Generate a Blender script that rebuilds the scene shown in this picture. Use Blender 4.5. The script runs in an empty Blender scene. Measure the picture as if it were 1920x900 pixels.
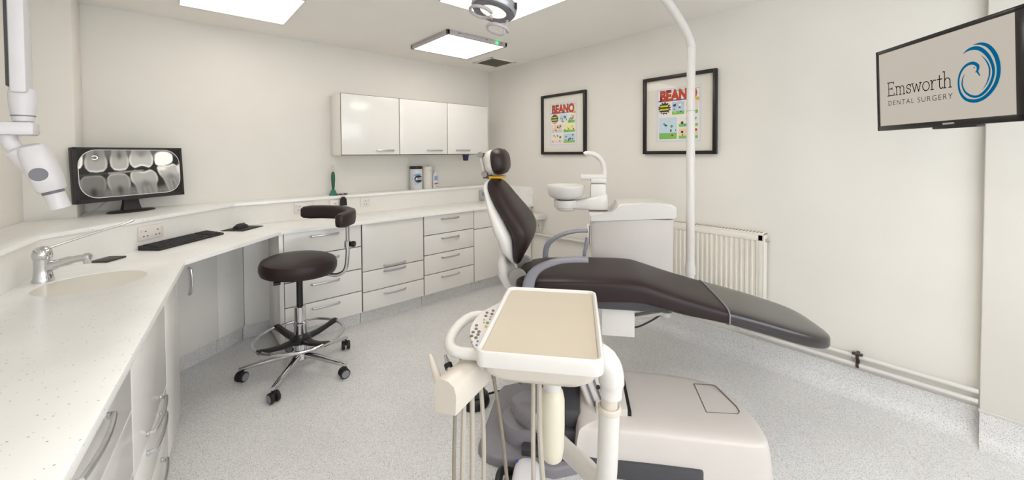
import bpy, bmesh, math, random
import numpy as np
from mathutils import Vector, Matrix
random.seed(7)
PI = math.pi
SC = bpy.context.scene
COL = SC.collection

# ------------------------------------------------------------------ camera
CAM_H = 1.40
FPX = 733.6                      # focal length in pixels of the 1920 wide frame
YAW = math.atan2(.663, .7485); PITCH = .0227; ROLL = .0054
_f0 = Vector((math.sin(YAW), math.cos(YAW), 0)); _r0 = Vector((math.cos(YAW), -math.sin(YAW), 0)); _z = Vector((0, 0, 1))
_f = _f0*math.cos(PITCH) - _z*math.sin(PITCH); _u0 = _z*math.cos(PITCH) + _f0*math.sin(PITCH)
_r = _r0*math.cos(ROLL) - _u0*math.sin(ROLL); _u = _u0*math.cos(ROLL) + _r0*math.sin(ROLL)
cd = bpy.data.cameras.new('camera'); cam = bpy.data.objects.new('camera', cd); COL.objects.link(cam)
cd.sensor_fit = 'HORIZONTAL'; cd.sensor_width = 36; cd.lens = 36*FPX/1920
cd.shift_y = -(450-304)/1920; cd.clip_start = .02
m = Matrix((( _r.x, _u.x, -_f.x, 0), (_r.y, _u.y, -_f.y, 0), (_r.z, _u.z, -_f.z, CAM_H), (0, 0, 0, 1)))
cam.matrix_world = m
SC.camera = cam

# ------------------------------------------------------------------ world, exposure
PANEL_STRENGTH = 7.6; PANEL_DIM = 3.0      # the two fittings by the back wall are dimmer
wd = bpy.data.worlds.new('daylight'); SC.world = wd; wd.use_nodes = True
wd.node_tree.nodes['Background'].inputs[0].default_value = (.88, .94, 1.0, 1)
wd.node_tree.nodes['Background'].inputs[1].default_value = 4.2
vs = SC.view_settings
vs.view_transform = 'Standard'; vs.look = 'None'; vs.gamma = 1; vs.exposure = 0.2; vs.use_curve_mapping = False

# ------------------------------------------------------------------ materials
def lin(h):
    h = h.lstrip('#'); c = [int(h[i:i+2], 16)/255 for i in (0, 2, 4)]
    return tuple([(x/12.92 if x <= .04045 else ((x+.055)/1.055)**2.4) for x in c] + [1])
MATS = {}
def mat(name, col, rough=.5, metal=0., var=.03, scale=30, bump=0., bscale=200, coat=0., emit=None, estr=0., trans=0., ior=None, alpha=1., spec=None):
    if name in MATS: return MATS[name]
    mt = bpy.data.materials.new(name); mt.use_nodes = True; nt = mt.node_tree; N = nt.nodes; L = nt.links
    b = N['Principled BSDF']; c = lin(col) if isinstance(col, str) else tuple(col)+(1,)
    b.inputs['Roughness'].default_value = rough; b.inputs['Metallic'].default_value = metal
    if coat: b.inputs['Coat Weight'].default_value = coat; b.inputs['Coat Roughness'].default_value = .06
    if trans: b.inputs['Transmission Weight'].default_value = trans
    if ior: b.inputs['IOR'].default_value = ior
    if spec is not None: b.inputs['Specular IOR Level'].default_value = spec
    if alpha < 1: b.inputs['Alpha'].default_value = alpha
    tc = N.new('ShaderNodeTexCoord')
    nz = N.new('ShaderNodeTexNoise'); nz.inputs['Scale'].default_value = scale; nz.inputs['Detail'].default_value = 3
    L.new(tc.outputs['Object'], nz.inputs['Vector'])
    rp = N.new('ShaderNodeValToRGB')
    rp.color_ramp.elements[0].position = .3; rp.color_ramp.elements[1].position = .7
    rp.color_ramp.elements[0].color = tuple(x*(1-var) for x in c[:3]) + (1,)
    rp.color_ramp.elements[1].color = tuple(min(1, x*(1+var)) for x in c[:3]) + (1,)
    L.new(nz.outputs['Fac'], rp.inputs['Fac']); L.new(rp.outputs['Color'], b.inputs['Base Color'])
    if bump:
        n2 = N.new('ShaderNodeTexNoise'); n2.inputs['Scale'].default_value = bscale
        L.new(tc.outputs['Object'], n2.inputs['Vector'])
        bp = N.new('ShaderNodeBump'); bp.inputs['Strength'].default_value = bump; bp.inputs['Distance'].default_value = .002
        L.new(n2.outputs['Fac'], bp.inputs['Height']); L.new(bp.outputs['Normal'], b.inputs['Normal'])
    if emit:
        b.inputs['Emission Color'].default_value = lin(emit); b.inputs['Emission Strength'].default_value = estr
    MATS[name] = mt
    return mt

def speckled(name, base, chips, rough, bump=.05, soft=None):
    """base colour with voronoi chips; chips = [(scale, radius, colours, share)]"""
    mt = bpy.data.materials.new(name); mt.use_nodes = True; nt = mt.node_tree; N = nt.nodes; L = nt.links
    b = N['Principled BSDF']; b.inputs['Roughness'].default_value = rough
    tc = N.new('ShaderNodeTexCoord')
    nz = N.new('ShaderNodeTexNoise'); nz.inputs['Scale'].default_value = soft or 3; nz.inputs['Detail'].default_value = 6
    L.new(tc.outputs['Object'], nz.inputs['Vector'])
    rp = N.new('ShaderNodeValToRGB'); c = lin(base)
    rp.color_ramp.elements[0].position = .35; rp.color_ramp.elements[1].position = .65
    rp.color_ramp.elements[0].color = tuple(x*.95 for x in c[:3])+(1,); rp.color_ramp.elements[1].color = tuple(min(1, x*1.04) for x in c[:3])+(1,)
    L.new(nz.outputs['Fac'], rp.inputs['Fac']); last = rp.outputs['Color']
    for sc_, rad, cols, share in chips:
        v = N.new('ShaderNodeTexVoronoi'); v.inputs['Scale'].default_value = sc_; L.new(tc.outputs['Object'], v.inputs['Vector'])
        lt = N.new('ShaderNodeMath'); lt.operation = 'LESS_THAN'; lt.inputs[1].default_value = rad; L.new(v.outputs['Distance'], lt.inputs[0])
        sp = N.new('ShaderNodeSeparateColor'); L.new(v.outputs['Color'], sp.inputs[0])
        l2 = N.new('ShaderNodeMath'); l2.operation = 'LESS_THAN'; l2.inputs[1].default_value = share; L.new(sp.outputs['Green'], l2.inputs[0])
        mu = N.new('ShaderNodeMath'); mu.operation = 'MULTIPLY'; L.new(lt.outputs[0], mu.inputs[0]); L.new(l2.outputs[0], mu.inputs[1])
        cr = N.new('ShaderNodeValToRGB'); cr.color_ramp.interpolation = 'CONSTANT'
        els = cr.color_ramp.elements
        while len(els) < len(cols): els.new(.5)
        for i, cc in enumerate(cols): els[i].position = i/len(cols); els[i].color = lin(cc)
        L.new(sp.outputs['Red'], cr.inputs['Fac'])
        mx = N.new('ShaderNodeMix'); mx.data_type = 'RGBA'; L.new(mu.outputs[0], mx.inputs['Factor'])
        L.new(last, mx.inputs['A']); L.new(cr.outputs['Color'], mx.inputs['B']); last = mx.outputs['Result']
    L.new(last, b.inputs['Base Color'])
    if bump:
        n2 = N.new('ShaderNodeTexNoise'); n2.inputs['Scale'].default_value = 180; L.new(tc.outputs['Object'], n2.inputs['Vector'])
        bp = N.new('ShaderNodeBump'); bp.inputs['Strength'].default_value = bump; bp.inputs['Distance'].default_value = .003
        L.new(n2.outputs['Fac'], bp.inputs['Height']); L.new(bp.outputs['Normal'], b.inputs['Normal'])
    MATS[name] = mt
    return mt

def vcol_mat(name, emission):
    mt = bpy.data.materials.new(name); mt.use_nodes = True; nt = mt.node_tree; N = nt.nodes; L = nt.links
    b = N['Principled BSDF']; at = N.new('ShaderNodeVertexColor'); at.layer_name = 'print'
    if emission:
        b.inputs['Base Color'].default_value = (.01, .01, .01, 1); b.inputs['Roughness'].default_value = .3
        L.new(at.outputs['Color'], b.inputs['Emission Color']); b.inputs['Emission Strength'].default_value = emission
    else:
        L.new(at.outputs['Color'], b.inputs['Base Color']); b.inputs['Roughness'].default_value = .6
    MATS[name] = mt
    return mt

M_wall = mat('wall_paint', '#e8e4dc', .85, var=.012, scale=4, bump=.05, bscale=350)
M_ceil = mat('ceiling_paint', '#f6f2ec', .9, var=.01, scale=3)
M_floor = speckled('floor_vinyl', '#e6e5e4', [(240, .42, ['#b3b0ae', '#efeeeb', '#c6c4c1', '#a09ea2', '#f5f4f2'], .55), (420, .45, ['#b9b7b5', '#e8e6e3', '#a9a7aa'], .5)], .45, .08)
M_work = speckled('solid_surface', '#f8f7f4', [(85, .16, ['#cfcac0', '#b9b2a8', '#d8c9ae', '#a8a7a9', '#f5f3ef'], .45), (38, .07, ['#8d8781', '#b3a089', '#9a9aa0'], .35)], .3, 0)
M_gloss = mat('gloss_white_front', '#f0ede8', .22, var=.008, scale=6, coat=.25)
M_carc = mat('carcass_edge', '#54463a', .6)
M_cabside = mat('cabinet_side', '#f3f0ea', .3, var=.01)
M_chrome = mat('chrome', (.66, .66, .68), .09, 1., var=.02)
M_steel = mat('brushed_steel', (.60, .60, .61), .28, 1., var=.05, scale=80)
M_white = mat('white_plastic', '#e0dcd7', .32, var=.01)
M_cream = mat('cream_enamel', '#dad1c5', .34, var=.01)
M_beige = mat('beige_cover', '#dad3cd', .35, var=.012, scale=8)
M_uphol = mat('dark_brown_vinyl', '#2d2222', .40, var=.06, scale=14, bump=.12, bscale=420, coat=.0, spec=.3)
M_foot = mat('clear_sheet_over_vinyl', '#30282a', .32, var=.08, scale=9, coat=.45)
M_grey = mat('grey_plastic', '#8a8a93', .38, var=.02)
M_plate = mat('grey_base_plate', '#8b878c', .5, var=.03)
M_dark = mat('dark_grey_plastic', '#48474b', .45, var=.04)
M_black = mat('black_plastic', '#161518', .4, var=.05)
M_rubber = mat('black_rubber', '#1a1918', .6)
M_hose = mat('hose_beige', '#b9b0a2', .5, var=.03)
M_hose2 = mat('hose_brown', '#8c8275', .5, var=.03)
M_trayc = mat('tray_mat', '#cbbfac', .5, var=.012, scale=8)
M_frame = mat('black_frame', '#15110f', .35)
M_mount = mat('picture_mount', '#eae5da', .8, var=.01)
def clear_glass(name):
    mt = bpy.data.materials.new(name); mt.use_nodes = True; nt = mt.node_tree; N = nt.nodes; L = nt.links
    N.remove(N['Principled BSDF']); out = N['Material Output']
    t = N.new('ShaderNodeBsdfTransparent'); g = N.new('ShaderNodeBsdfGlossy'); g.inputs['Roughness'].default_value = .03
    lw = N.new('ShaderNodeLayerWeight'); lw.inputs['Blend'].default_value = .5
    pw = N.new('ShaderNodeMath'); pw.operation = 'POWER'; pw.inputs[1].default_value = 4.; L.new(lw.outputs['Facing'], pw.inputs[0])
    fr = N.new('ShaderNodeMath'); fr.operation = 'MULTIPLY_ADD'; fr.inputs[1].default_value = .6; fr.inputs[2].default_value = .04; L.new(pw.outputs[0], fr.inputs[0]); mx = N.new('ShaderNodeMixShader')
    L.new(fr.outputs[0], mx.inputs[0]); L.new(t.outputs[0], mx.inputs[1]); L.new(g.outputs[0], mx.inputs[2]); L.new(mx.outputs[0], out.inputs['Surface'])
    MATS[name] = mt; return mt
M_glass = clear_glass('picture_glass')
M_panel = mat('light_diffuser', '#ffffff', .5, emit='#fff9f1', estr=PANEL_STRENGTH)
M_panel3 = mat('light_diffuser_mid', '#ffffff', .5, emit='#fff9f1', estr=PANEL_STRENGTH*.6)
M_panel2 = mat('light_diffuser_dim', '#ffffff', .5, emit='#fff9f1', estr=PANEL_DIM)
M_alu = mat('fitting_frame', '#b9b3b6', .5, var=.02)
M_vent = mat('vent_grey', '#8d8977', .7, var=.05, scale=200)
M_rad = mat('radiator_enamel', '#ebe6da', .4, var=.01)
M_copper = mat('dark_bracket', '#3a2a22', .5)
M_yellow = mat('yellow_strip', '#d9a520', .5)
M_green = mat('green_plastic', '#1f5a45', .35)
M_greenled = mat('green_led', '#20ff60', .4, emit='#30ff70', estr=3.)
M_purple = mat('navy_plastic', '#221c50', .4)
M_pole = mat('pole_white', '#e2deda', .3, var=.01)

# ------------------------------------------------------------------ mesh helpers
def NB(): return bmesh.new()
def box(bm, c, s, rz=0, bev=0, seg=2, rot=None):
    r = bmesh.ops.create_cube(bm, size=1); v = r['verts']
    R = rot if rot is not None else Matrix.Rotation(rz, 4, 'Z')
    bmesh.ops.transform(bm, matrix=Matrix.Translation(c) @ R @ Matrix.Diagonal((s[0], s[1], s[2], 1)), verts=v)
    if bev:
        e = list({e for q in v for e in q.link_edges})
        bmesh.ops.bevel(bm, geom=e, offset=bev, segments=seg, affect='EDGES', profile=.5)
    return bm
def box2(bm, a, b, bev=0, seg=2):
    c = [(a[i]+b[i])/2 for i in range(3)]; s = [abs(b[i]-a[i]) for i in range(3)]
    return box(bm, c, s, 0, bev, seg)
def loft(bm, rings, cap=True, closed=True):
    R = [[bm.verts.new(p) for p in ring] for ring in rings]; n = len(R[0])
    for a, b in zip(R[:-1], R[1:]):
        for i in range(n if closed else n-1):
            j = (i+1) % n
            try: bm.faces.new((a[i], a[j], b[j], b[i]))
            except ValueError: pass
    if cap and closed:
        for q, rev in ((R[0], True), (R[-1], False)):
            try: bm.faces.new(list(reversed(q)) if rev else q)
            except ValueError: pass
    return bm
def tube(bm, pts, r, seg=10, cap=True, flat=1.):
    P = [Vector(p) for p in pts]; n = len(P)
    rr = r if isinstance(r, (list, tuple)) else [r]*n
    T = []
    for i in range(n):
        t = P[min(i+1, n-1)] - P[max(i-1, 0)]; T.append(t.normalized())
    up = Vector((0, 0, 1)) if abs(T[0].z) < .9 else Vector((1, 0, 0))
    a = (up - T[0]*up.dot(T[0])).normalized(); rings = []
    for i in range(n):
        a = (a - T[i]*a.dot(T[i])).normalized(); b = T[i].cross(a)
        rings.append([P[i] + a*math.cos(2*PI*k/seg)*rr[i] + b*math.sin(2*PI*k/seg)*rr[i]*flat for k in range(seg)])
    return loft(bm, rings, cap)
def smooth(pts, n=6, closed=False):
    P = [Vector(p) for p in pts]; out = []; m_ = len(P)
    rng = range(m_ if closed else m_-1)
    for i in rng:
        if closed: p0, p1, p2, p3 = P[(i-1) % m_], P[i], P[(i+1) % m_], P[(i+2) % m_]
        else: p0, p1, p2, p3 = P[max(i-1, 0)], P[i], P[i+1], P[min(i+2, m_-1)]
        for k in range(n):
            t = k/n
            out.append(.5*((2*p1) + (p2-p0)*t + (2*p0-5*p1+4*p2-p3)*t*t + (3*p1-p0-3*p2+p3)*t**3))
    if not closed: out.append(P[-1])
    return out
def lathe(bm, prof, c=(0, 0, 0), seg=28, M4=None, sx=1., sy=1.):
    rings = [[Vector((rr*math.cos(2*PI*k/seg)*sx, rr*math.sin(2*PI*k/seg)*sy, z)) for k in range(seg)] for rr, z in prof]
    T = Matrix.Translation(c) @ (M4 or Matrix.Identity(4))
    return loft(bm, [[T @ p for p in ring] for ring in rings])
def prism(bm, poly, z0, z1, bev=0, M4=None, seg=2):
    v0 = [bm.verts.new((p[0], p[1], z0)) for p in poly]
    f = bm.faces.new(v0); bm.faces.ensure_lookup_table()
    r = bmesh.ops.extrude_face_region(bm, geom=[f]); nv = [g for g in r['geom'] if isinstance(g, bmesh.types.BMVert)]
    for v in nv: v.co.z = z1
    allv = v0+nv
    if bev:
        es = {e for v in nv for e in v.link_edges if e.other_vert(v) in nv}
        bmesh.ops.bevel(bm, geom=list(es), offset=bev, segments=seg, affect='EDGES', profile=.5)
        allv = None
    if M4 is not None:
        bmesh.ops.transform(bm, matrix=M4, verts=list(bm.verts) if allv is None else allv)
    return bm
def sup(cw, cz, hw, hz, n=4, seg=24):
    """superellipse ring in (w,z)"""
    o = []
    for k in range(seg):
        a = 2*PI*k/seg; c, s = math.cos(a), math.sin(a)
        o.append((cw + hw*math.copysign(abs(c)**(2/n), c), cz + hz*math.copysign(abs(s)**(2/n), s)))
    return o
OFF = {}
def rootoff(p):
    while p is not None:
        if p.name in OFF: return OFF[p.name]
        p = p.parent
    return Vector((0, 0, 0))
def obj(name, bm, m_, parent=None, off=None, sharp=38, loc=None, rz=0, flat=False):
    bmesh.ops.recalc_face_normals(bm, faces=bm.faces)
    o_ = Vector(off) if off is not None else rootoff(parent)
    if o_.length: bmesh.ops.translate(bm, verts=bm.verts, vec=-o_)
    me = bpy.data.meshes.new(name); bm.to_mesh(me); bm.free()
    if not flat:
        me.polygons.foreach_set('use_smooth', [True]*len(me.polygons))
        me.set_sharp_from_angle(angle=math.radians(sharp))
    me.materials.append(m_ if not isinstance(m_, str) else MATS[m_])
    o = bpy.data.objects.new(name, me); COL.objects.link(o)
    if parent is not None: o.parent = parent
    if loc is not None: o.location = loc
    o.rotation_euler = (0, 0, rz)
    return o
def tag(o, label, cat, group=None):
    o['label'] = label; o['category'] = cat
    if group: o['group'] = group
    return o
def thing(name, label, cat, loc, rz=0, off=None, group=None):
    o = bpy.data.objects.new(name, None); COL.objects.link(o); o.empty_display_size = .1
    o.location = loc; o.rotation_euler = (0, 0, rz); tag(o, label, cat, group)
    if off is not None: OFF[o.name] = Vector(off)
    return o
def wthing(name, label, cat, loc, group=None): return thing(name, label, cat, loc, 0, loc, group)
def solo(name, bm, m_, label, cat, loc, rz=0, group=None, off=None, sharp=38):
    return tag(obj(name, bm, m_, None, off if off is not None else loc, sharp, loc, rz), label, cat, group)
def struct(name, bm, m_, parent=None, sharp=30):
    o = obj(name, bm, m_, parent, sharp=sharp); 
    if parent is None: o['kind'] = 'structure'
    return o
def text_mesh(bm, body, size, M4, bold=0., spacing=1.):
    cu = bpy.data.curves.new('t', 'FONT'); cu.body = body; cu.size = size; cu.offset = bold; cu.space_character = spacing
    cu.resolution_u = 3; cu.align_x = 'CENTER'; cu.align_y = 'CENTER'
    to = bpy.data.objects.new('t', cu); COL.objects.link(to)
    dg = bpy.context.evaluated_depsgraph_get(); me = bpy.data.meshes.new_from_object(to.evaluated_get(dg))
    me.transform(M4); bm.from_mesh(me)
    bpy.data.objects.remove(to); bpy.data.meshes.remove(me); bpy.data.curves.remove(cu)
    return bm
def ribbon(bm, pts, wd_, M4, z=0.):
    """flat stroke of varying width in the xy plane"""
    P = [Vector((p[0], p[1])) for p in pts]; n = len(P); ww = wd_ if isinstance(wd_, (list, tuple)) else [wd_]*n
    prev = None
    for i in range(n):
        t = (P[min(i+1, n-1)] - P[max(i-1, 0)]).normalized(); nn = Vector((-t.y, t.x))
        a = bm.verts.new(M4 @ Vector((*(P[i]+nn*ww[i]/2), z))); b = bm.verts.new(M4 @ Vector((*(P[i]-nn*ww[i]/2), z)))
        if prev: bm.faces.new((prev[0], prev[1], b, a))
        prev = (a, b)
    return bm
def segs(bm, q, w_, M4):
    for p0, p1 in zip(q[:-1], q[1:]):
        a, c = Vector(p0), Vector(p1); t = c-a
        if t.length < 1e-6: continue
        t.normalize(); ribbon(bm, [tuple(a-t*w_*.35), tuple(c+t*w_*.35)], w_, M4)
    return bm
def grid_print(name, w, h, nx, ny, fn, m_, parent, M4):
    """flat print: nx x ny quads, colour per corner from fn(u, v) -> rgb arrays, local xy plane"""
    u, v = np.meshgrid((np.arange(nx)+.5)/nx, (np.arange(ny)+.5)/ny)
    rgb = fn(u, v)
    xs = np.linspace(-w/2, w/2, nx+1); ys = np.linspace(-h/2, h/2, ny+1)
    X, Y = np.meshgrid(xs, ys); co = np.stack([X, Y, np.zeros_like(X)], -1).reshape(-1, 3)
    A = np.array(M4); co = co @ A[:3, :3].T + A[:3, 3] - np.array(rootoff(parent))
    i = np.arange(nx*ny); a = (i//nx)*(nx+1) + i % nx
    quads = np.stack([a, a+1, a+nx+2, a+nx+1], -1)
    me = bpy.data.meshes.new(name); me.from_pydata(co.tolist(), [], quads.tolist())
    at = me.color_attributes.new('print', 'FLOAT_COLOR', 'CORNER')
    lc = np.where(rgb <= .04045, rgb/12.92, ((rgb+.055)/1.055)**2.4).reshape(-1, 3)
    full = np.ones((nx*ny, 4, 4)); full[:, :, :3] = lc[:, None, :]
    at.data.foreach_set('color', full.ravel().astype(np.float32))
    me.materials.append(m_); o = bpy.data.objects.new(name, me); COL.objects.link(o); o.parent = parent
    return o

# ------------------------------------------------------------------ room shell
XR, YB, ZC, YR = 2.94, 3.74, 2.38, -1.6
def xl(y): return -.63 + .125*(y-3.19)
struct('floor', box2(NB(), (-1.6, YR-.2, -.1), (XR+.2, YB+.2, 0)), M_floor)
struct('ceiling', box2(NB(), (-1.6, YR-.2, ZC), (XR+.2, YB+.2, ZC+.1)), M_ceil)
struct('wall_back', box2(NB(), (-1.6, YB, 0), (XR+.2, YB+.15, ZC)), M_wall)
struct('wall_right', box2(NB(), (XR, YR, 0), (XR+.15, YB, ZC)), M_wall)
struct('wall_left', prism(NB(), [(xl(YB), YB), (xl(YR), YR), (-1.6, YR), (-1.6, YB)], 0, ZC), M_wall)
# rear wall behind the camera with a window in it
wr = NB(); WX0, WX1, WZ0, WZ1 = -.8, 2.5, .75, 2.2
for a, b in (((-1.6, YR-.15, 0), (WX0, YR, ZC)), ((WX1, YR-.15, 0), (XR+.15, YR, ZC)), ((WX0, YR-.15, 0), (WX1, YR, WZ0)), ((WX0, YR-.15, WZ1), (WX1, YR, ZC))): box2(wr, a, b)
struct('wall_rear', wr, M_wall)
wn = NB()
for x in (WX0+.03, (WX0+WX1)/2, WX1-.03): box(wn, (x, YR-.08, (WZ0+WZ1)/2), (.06, .06, WZ1-WZ0))
for z in (WZ0+.03, WZ1-.03): box(wn, ((WX0+WX1)/2, YR-.08, z), (WX1-WX0, .06, .06))
struct('window_1', wn, M_white)
# pier on the right wall, boxing in the left corner
PIER = 2.90
struct('wall_right_pier', box2(NB(), (PIER, YR, .15), (XR, -.098, ZC), bev=.006), M_wall)
struct('wall_left_boxing', box2(NB(), (-.70, 3.44, 0), (-.395, YB, ZC), bev=.012), M_wall)
# vinyl coved up the walls
def cove(name, p0, p1, nrm, h=.155, r=.08, t=.006):
    d = (Vector(p1)-Vector(p0)); nv = Vector(nrm)
    prof = [(0, 0), (0, h), (t, h)] + [(t + r - r*math.cos(a), r + .0015 - r*math.sin(a)) for a in [PI/2*k/6 for k in range(7)]] + [(t+r, 0)]
    prof = [(a, b) for a, b in prof]
    rings = [[Vector((p[0], p[1], 0)) + nv*a + Vector((0, 0, b)) for a, b in prof] for p in (p0, p1)]
    return struct(name, loft(NB(), rings), M_floor)
cove('baseboard_right', (XR, -.098), (XR, 2.97), (-1, 0, 0), h=.155)
cove('baseboard_right_pier', (PIER, YR), (PIER, -.098), (-1, 0, 0), h=.15)
cove('baseboard_rear', (-1.2, YR), (PIER, YR), (0, 1, 0), h=.15)
struct('trim_1', box2(NB(), (PIER-.009, YR, .15), (PIER+.01, -.095, .163), bev=.002), M_white)

# ------------------------------------------------------------------ ceiling lights
def light_panel(label, cx, cy, sx, sy, drop, fr, extra=False, m_=None):
    t = wthing('ceiling_light_panel', label, 'ceiling light', (cx, cy, ZC), 'square light panels on the ceiling')
    b = NB(); z0, z1 = ZC-drop, ZC
    for q in ((-1, 0), (1, 0)): box(b, (cx+q[0]*(sx/2-fr/2), cy, (z0+z1)/2), (fr, sy, drop), bev=.002)
    for q in (-1, 1): box(b, (cx, cy+q*(sy/2-fr/2), (z0+z1)/2), (sx, fr, drop), bev=.002)
    obj('frame', b, M_alu if extra else M_white, t)
    obj('diffuser', box(NB(), (cx, cy, z0+.004), (sx-2*fr, sy-2*fr, .006)), m_ or M_panel, t)
    if extra:
        g = NB(); lathe(g, [(.0, -.004), (.011, -.002), (.011, .006), (0, .008)], (cx+.19, cy-sy/2-.001, (z0+z1)/2-.004), 12, Matrix.Rotation(PI/2, 4, 'X'))
        o = obj('status_light', g, M_greenled, t); o['label'] = 'small green status light on the edge'
        s = NB()
        for dx in (-.20, .08, .24): box(s, (cx+dx, cy-sy/2-.001, (z0+z1)/2+.004), (.012, .004, .006))
        obj('fixing_screws', s, M_copper, t)
    return t
light_panel('flush bright light panel at the top left above the computer desk', .383, 3.03, .60, .60, .012, .006, False, M_panel2)
light_panel('large bright light panel cut by the top edge behind the round operating lamp', 1.62, 1.885, .60, .60, .012, .006)
light_panel('surface mounted light panel with grey frame and green status light near the vent', 1.985, 2.955, .615, .615, .036, .022, True, M_panel2)
light_panel('added square ceiling light panel, unseen, above the near worktop', .45, .45, .60, .60, .012, .006, False, M_panel3)  # unseen panel, added to light the near side of the room
light_panel('added square ceiling light panel, unseen, behind the photographer', .85, -.80, .60, .60, .012, .006)  # second unseen panel, added for more even room light
vt = wthing('ceiling_vent', 'square grey ceiling vent grille in the far corner', 'vent', (2.665, 3.285, ZC))
b = NB()
for q in (-1, 1):
    box(b, (2.665+q*.152, 3.285, ZC-.005), (.026, .33, .010), bev=.002); box(b, (2.665, 3.285+q*.152, ZC-.005), (.33, .026, .010), bev=.002)
obj('frame', b, M_ceil, vt)
obj('backing', box(NB(), (2.665, 3.285, ZC-.002), (.28, .28, .003)), M_dark, vt)
for k in range(10): obj('slat', box(NB(), (2.665, 3.285-.126+k*.028, ZC-.007), (.28, .020, .004), rot=Matrix.Rotation(.5, 4, 'X')), M_vent, vt)

# ------------------------------------------------------------------ joinery
WT, WU = .857, .832            # worktop top and underside
CB = .105                      # bottom of the cabinet fronts
def bow_handle(bm, cx, y, cz, L, vertical=False, p=.03):
    pts = []
    for k in range(13):
        a = -1+2*k/12; s_ = a*L/2; d = p*(1-.35*a*a) if abs(a) < .98 else 0
        pts.append((s_, d))
    P = [(-L/2, 0)] + [(-L/2+.004, p*.55)] + [(a*(L/2-.006), p*(1-.3*a*a)) for a in [-1+2*k/8 for k in range(9)]] + [(L/2-.004, p*.55)] + [(L/2, 0)]
    V = [(cx+s_, y-d, cz) if not vertical else (cx, y-d, cz+s_) for s_, d in P]
    tube(bm, V, [.0085]*len(V), 8, flat=.7)
    for e in (-1, 1):
        c = (cx+e*L/2, y-.004, cz) if not vertical else (cx, y-.004, cz+e*L/2)
        box(bm, c, (.016, .010, .013) if not vertical else (.013, .010, .016), bev=.003)
    return bm
def cabinet(name, label, loc, rz, w, depth, fronts, z0=CB, z1=WU, plinth=True, group=None, cat='cabinet', side=M_cabside):
    """fronts: (x0, x1, z0, z1, kind, handle(cx, cz, L, vertical) or None); local x along the front, y into the unit"""
    t = thing(name, label, cat, loc, rz, (0, 0, 0), group)
    obj('body', box2(NB(), (.002, .020, z0), (w-.002, depth, z1), bev=.001), M_carc if side is None else side, t)
    e = NB(); box2(e, (.0015, .0185, z0+.001), (w-.0015, .0205, z1-.001)); obj('carcass_edge', e, M_carc, t)
    if plinth: obj('plinth', box2(NB(), (0, .055, 0), (w, .07, z0)), M_floor, t)
    for x0, x1, a, c, kind, hd in fronts:
        d = obj(kind, box2(NB(), (x0+.0035, 0, a+.0035), (x1-.0035, .018, c-.0035), bev=.0015), M_gloss, t)
        if hd: obj('handle', bow_handle(NB(), hd[0], 0, hd[1], hd[2], hd[3]), M_steel, d)
    return t
def drawers(w, n, L=.19, z0=CB, z1=WU):
    h = (z1-z0)/n; return [(0, w, z0+i*h, z0+(i+1)*h, 'drawer', (w/2, z0+(i+1)*h-.045, L, False)) for i in range(n)]
GB = 'white gloss base cabinets'
YF = 3.18
x0 = [.622, 1.183, 1.744, 2.303]; ww = .557
cabinet('base_cabinet', 'white four drawer base cabinet directly behind the black stool', (x0[0], YF, 0), 0, ww, .42, drawers(ww, 4, .2), group=GB)
cabinet('base_cabinet', 'white base cabinet with one tall flap above two drawers on back wall', (x0[1], YF, 0), 0, ww, .42,
        [(0, ww, .436, WU, 'flap', (ww/2, .458, .19, False)), (0, ww, .265, .436, 'drawer', (ww/2, .412, .19, False)), (0, ww, CB, .265, 'drawer', (ww/2, .222, .19, False))], group=GB)
cabinet('base_cabinet', 'white four drawer base cabinet just left of the dental chair backrest', (x0[2], YF, 0), 0, ww, .42, drawers(ww, 4, .19), group=GB)
w4 = 2.74-x0[3]
cabinet('base_cabinet', 'white drawer over door base cabinet half hidden behind the chair backrest', (x0[3], YF, 0), 0, w4, .42,
        [(0, w4, .636, WU, 'drawer', None), (0, w4, CB, .636, 'door', None)], group=GB)
cabinet('base_cabinet', 'narrow white corner cabinet against the right wall behind the backrest', (2.745, 3.0, 0), 0, .185, .60,
        [(0, .185, CB, WU, 'door', None)], group=GB)
# left run, slightly splayed
RZL = math.atan2(.992, .124)
def lf(y): return (.050-.012 + .125*(y-2.6), y, 0)
def leftcab(label, ya, yb, fronts): 
    L = (yb-ya)/.992; return cabinet('base_cabinet', label, lf(ya), RZL, L, .40, [(f_[0]+.004, f_[1]-.004)+tuple(f_[2:]) for f_ in fronts(L)], group=GB)
leftcab('white base cabinet of wide drawers with bow handles in the near left corner', .80, 1.597, lambda L: drawers(L, 4, .24))
leftcab('white base cabinet under the worktop between the near drawers and the sink end', 1.597, 2.185,
        lambda L: [(0, L, .436, WU, 'flap', (L/2, .470, .24, False)), (0, L, .265, .436, 'drawer', (L/2, .405, .24, False)), (0, L, CB, .265, 'drawer', (L/2, .225, .24, False))])
leftcab('plain white end cabinet below the round sink beside the kneehole', 2.185, 2.575, lambda L: [(0, L, CB, WU, 'door', None)])
leftcab('white base cabinet out of view beside the camera', .0, .80, lambda L: drawers(L, 4, .24))
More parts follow.
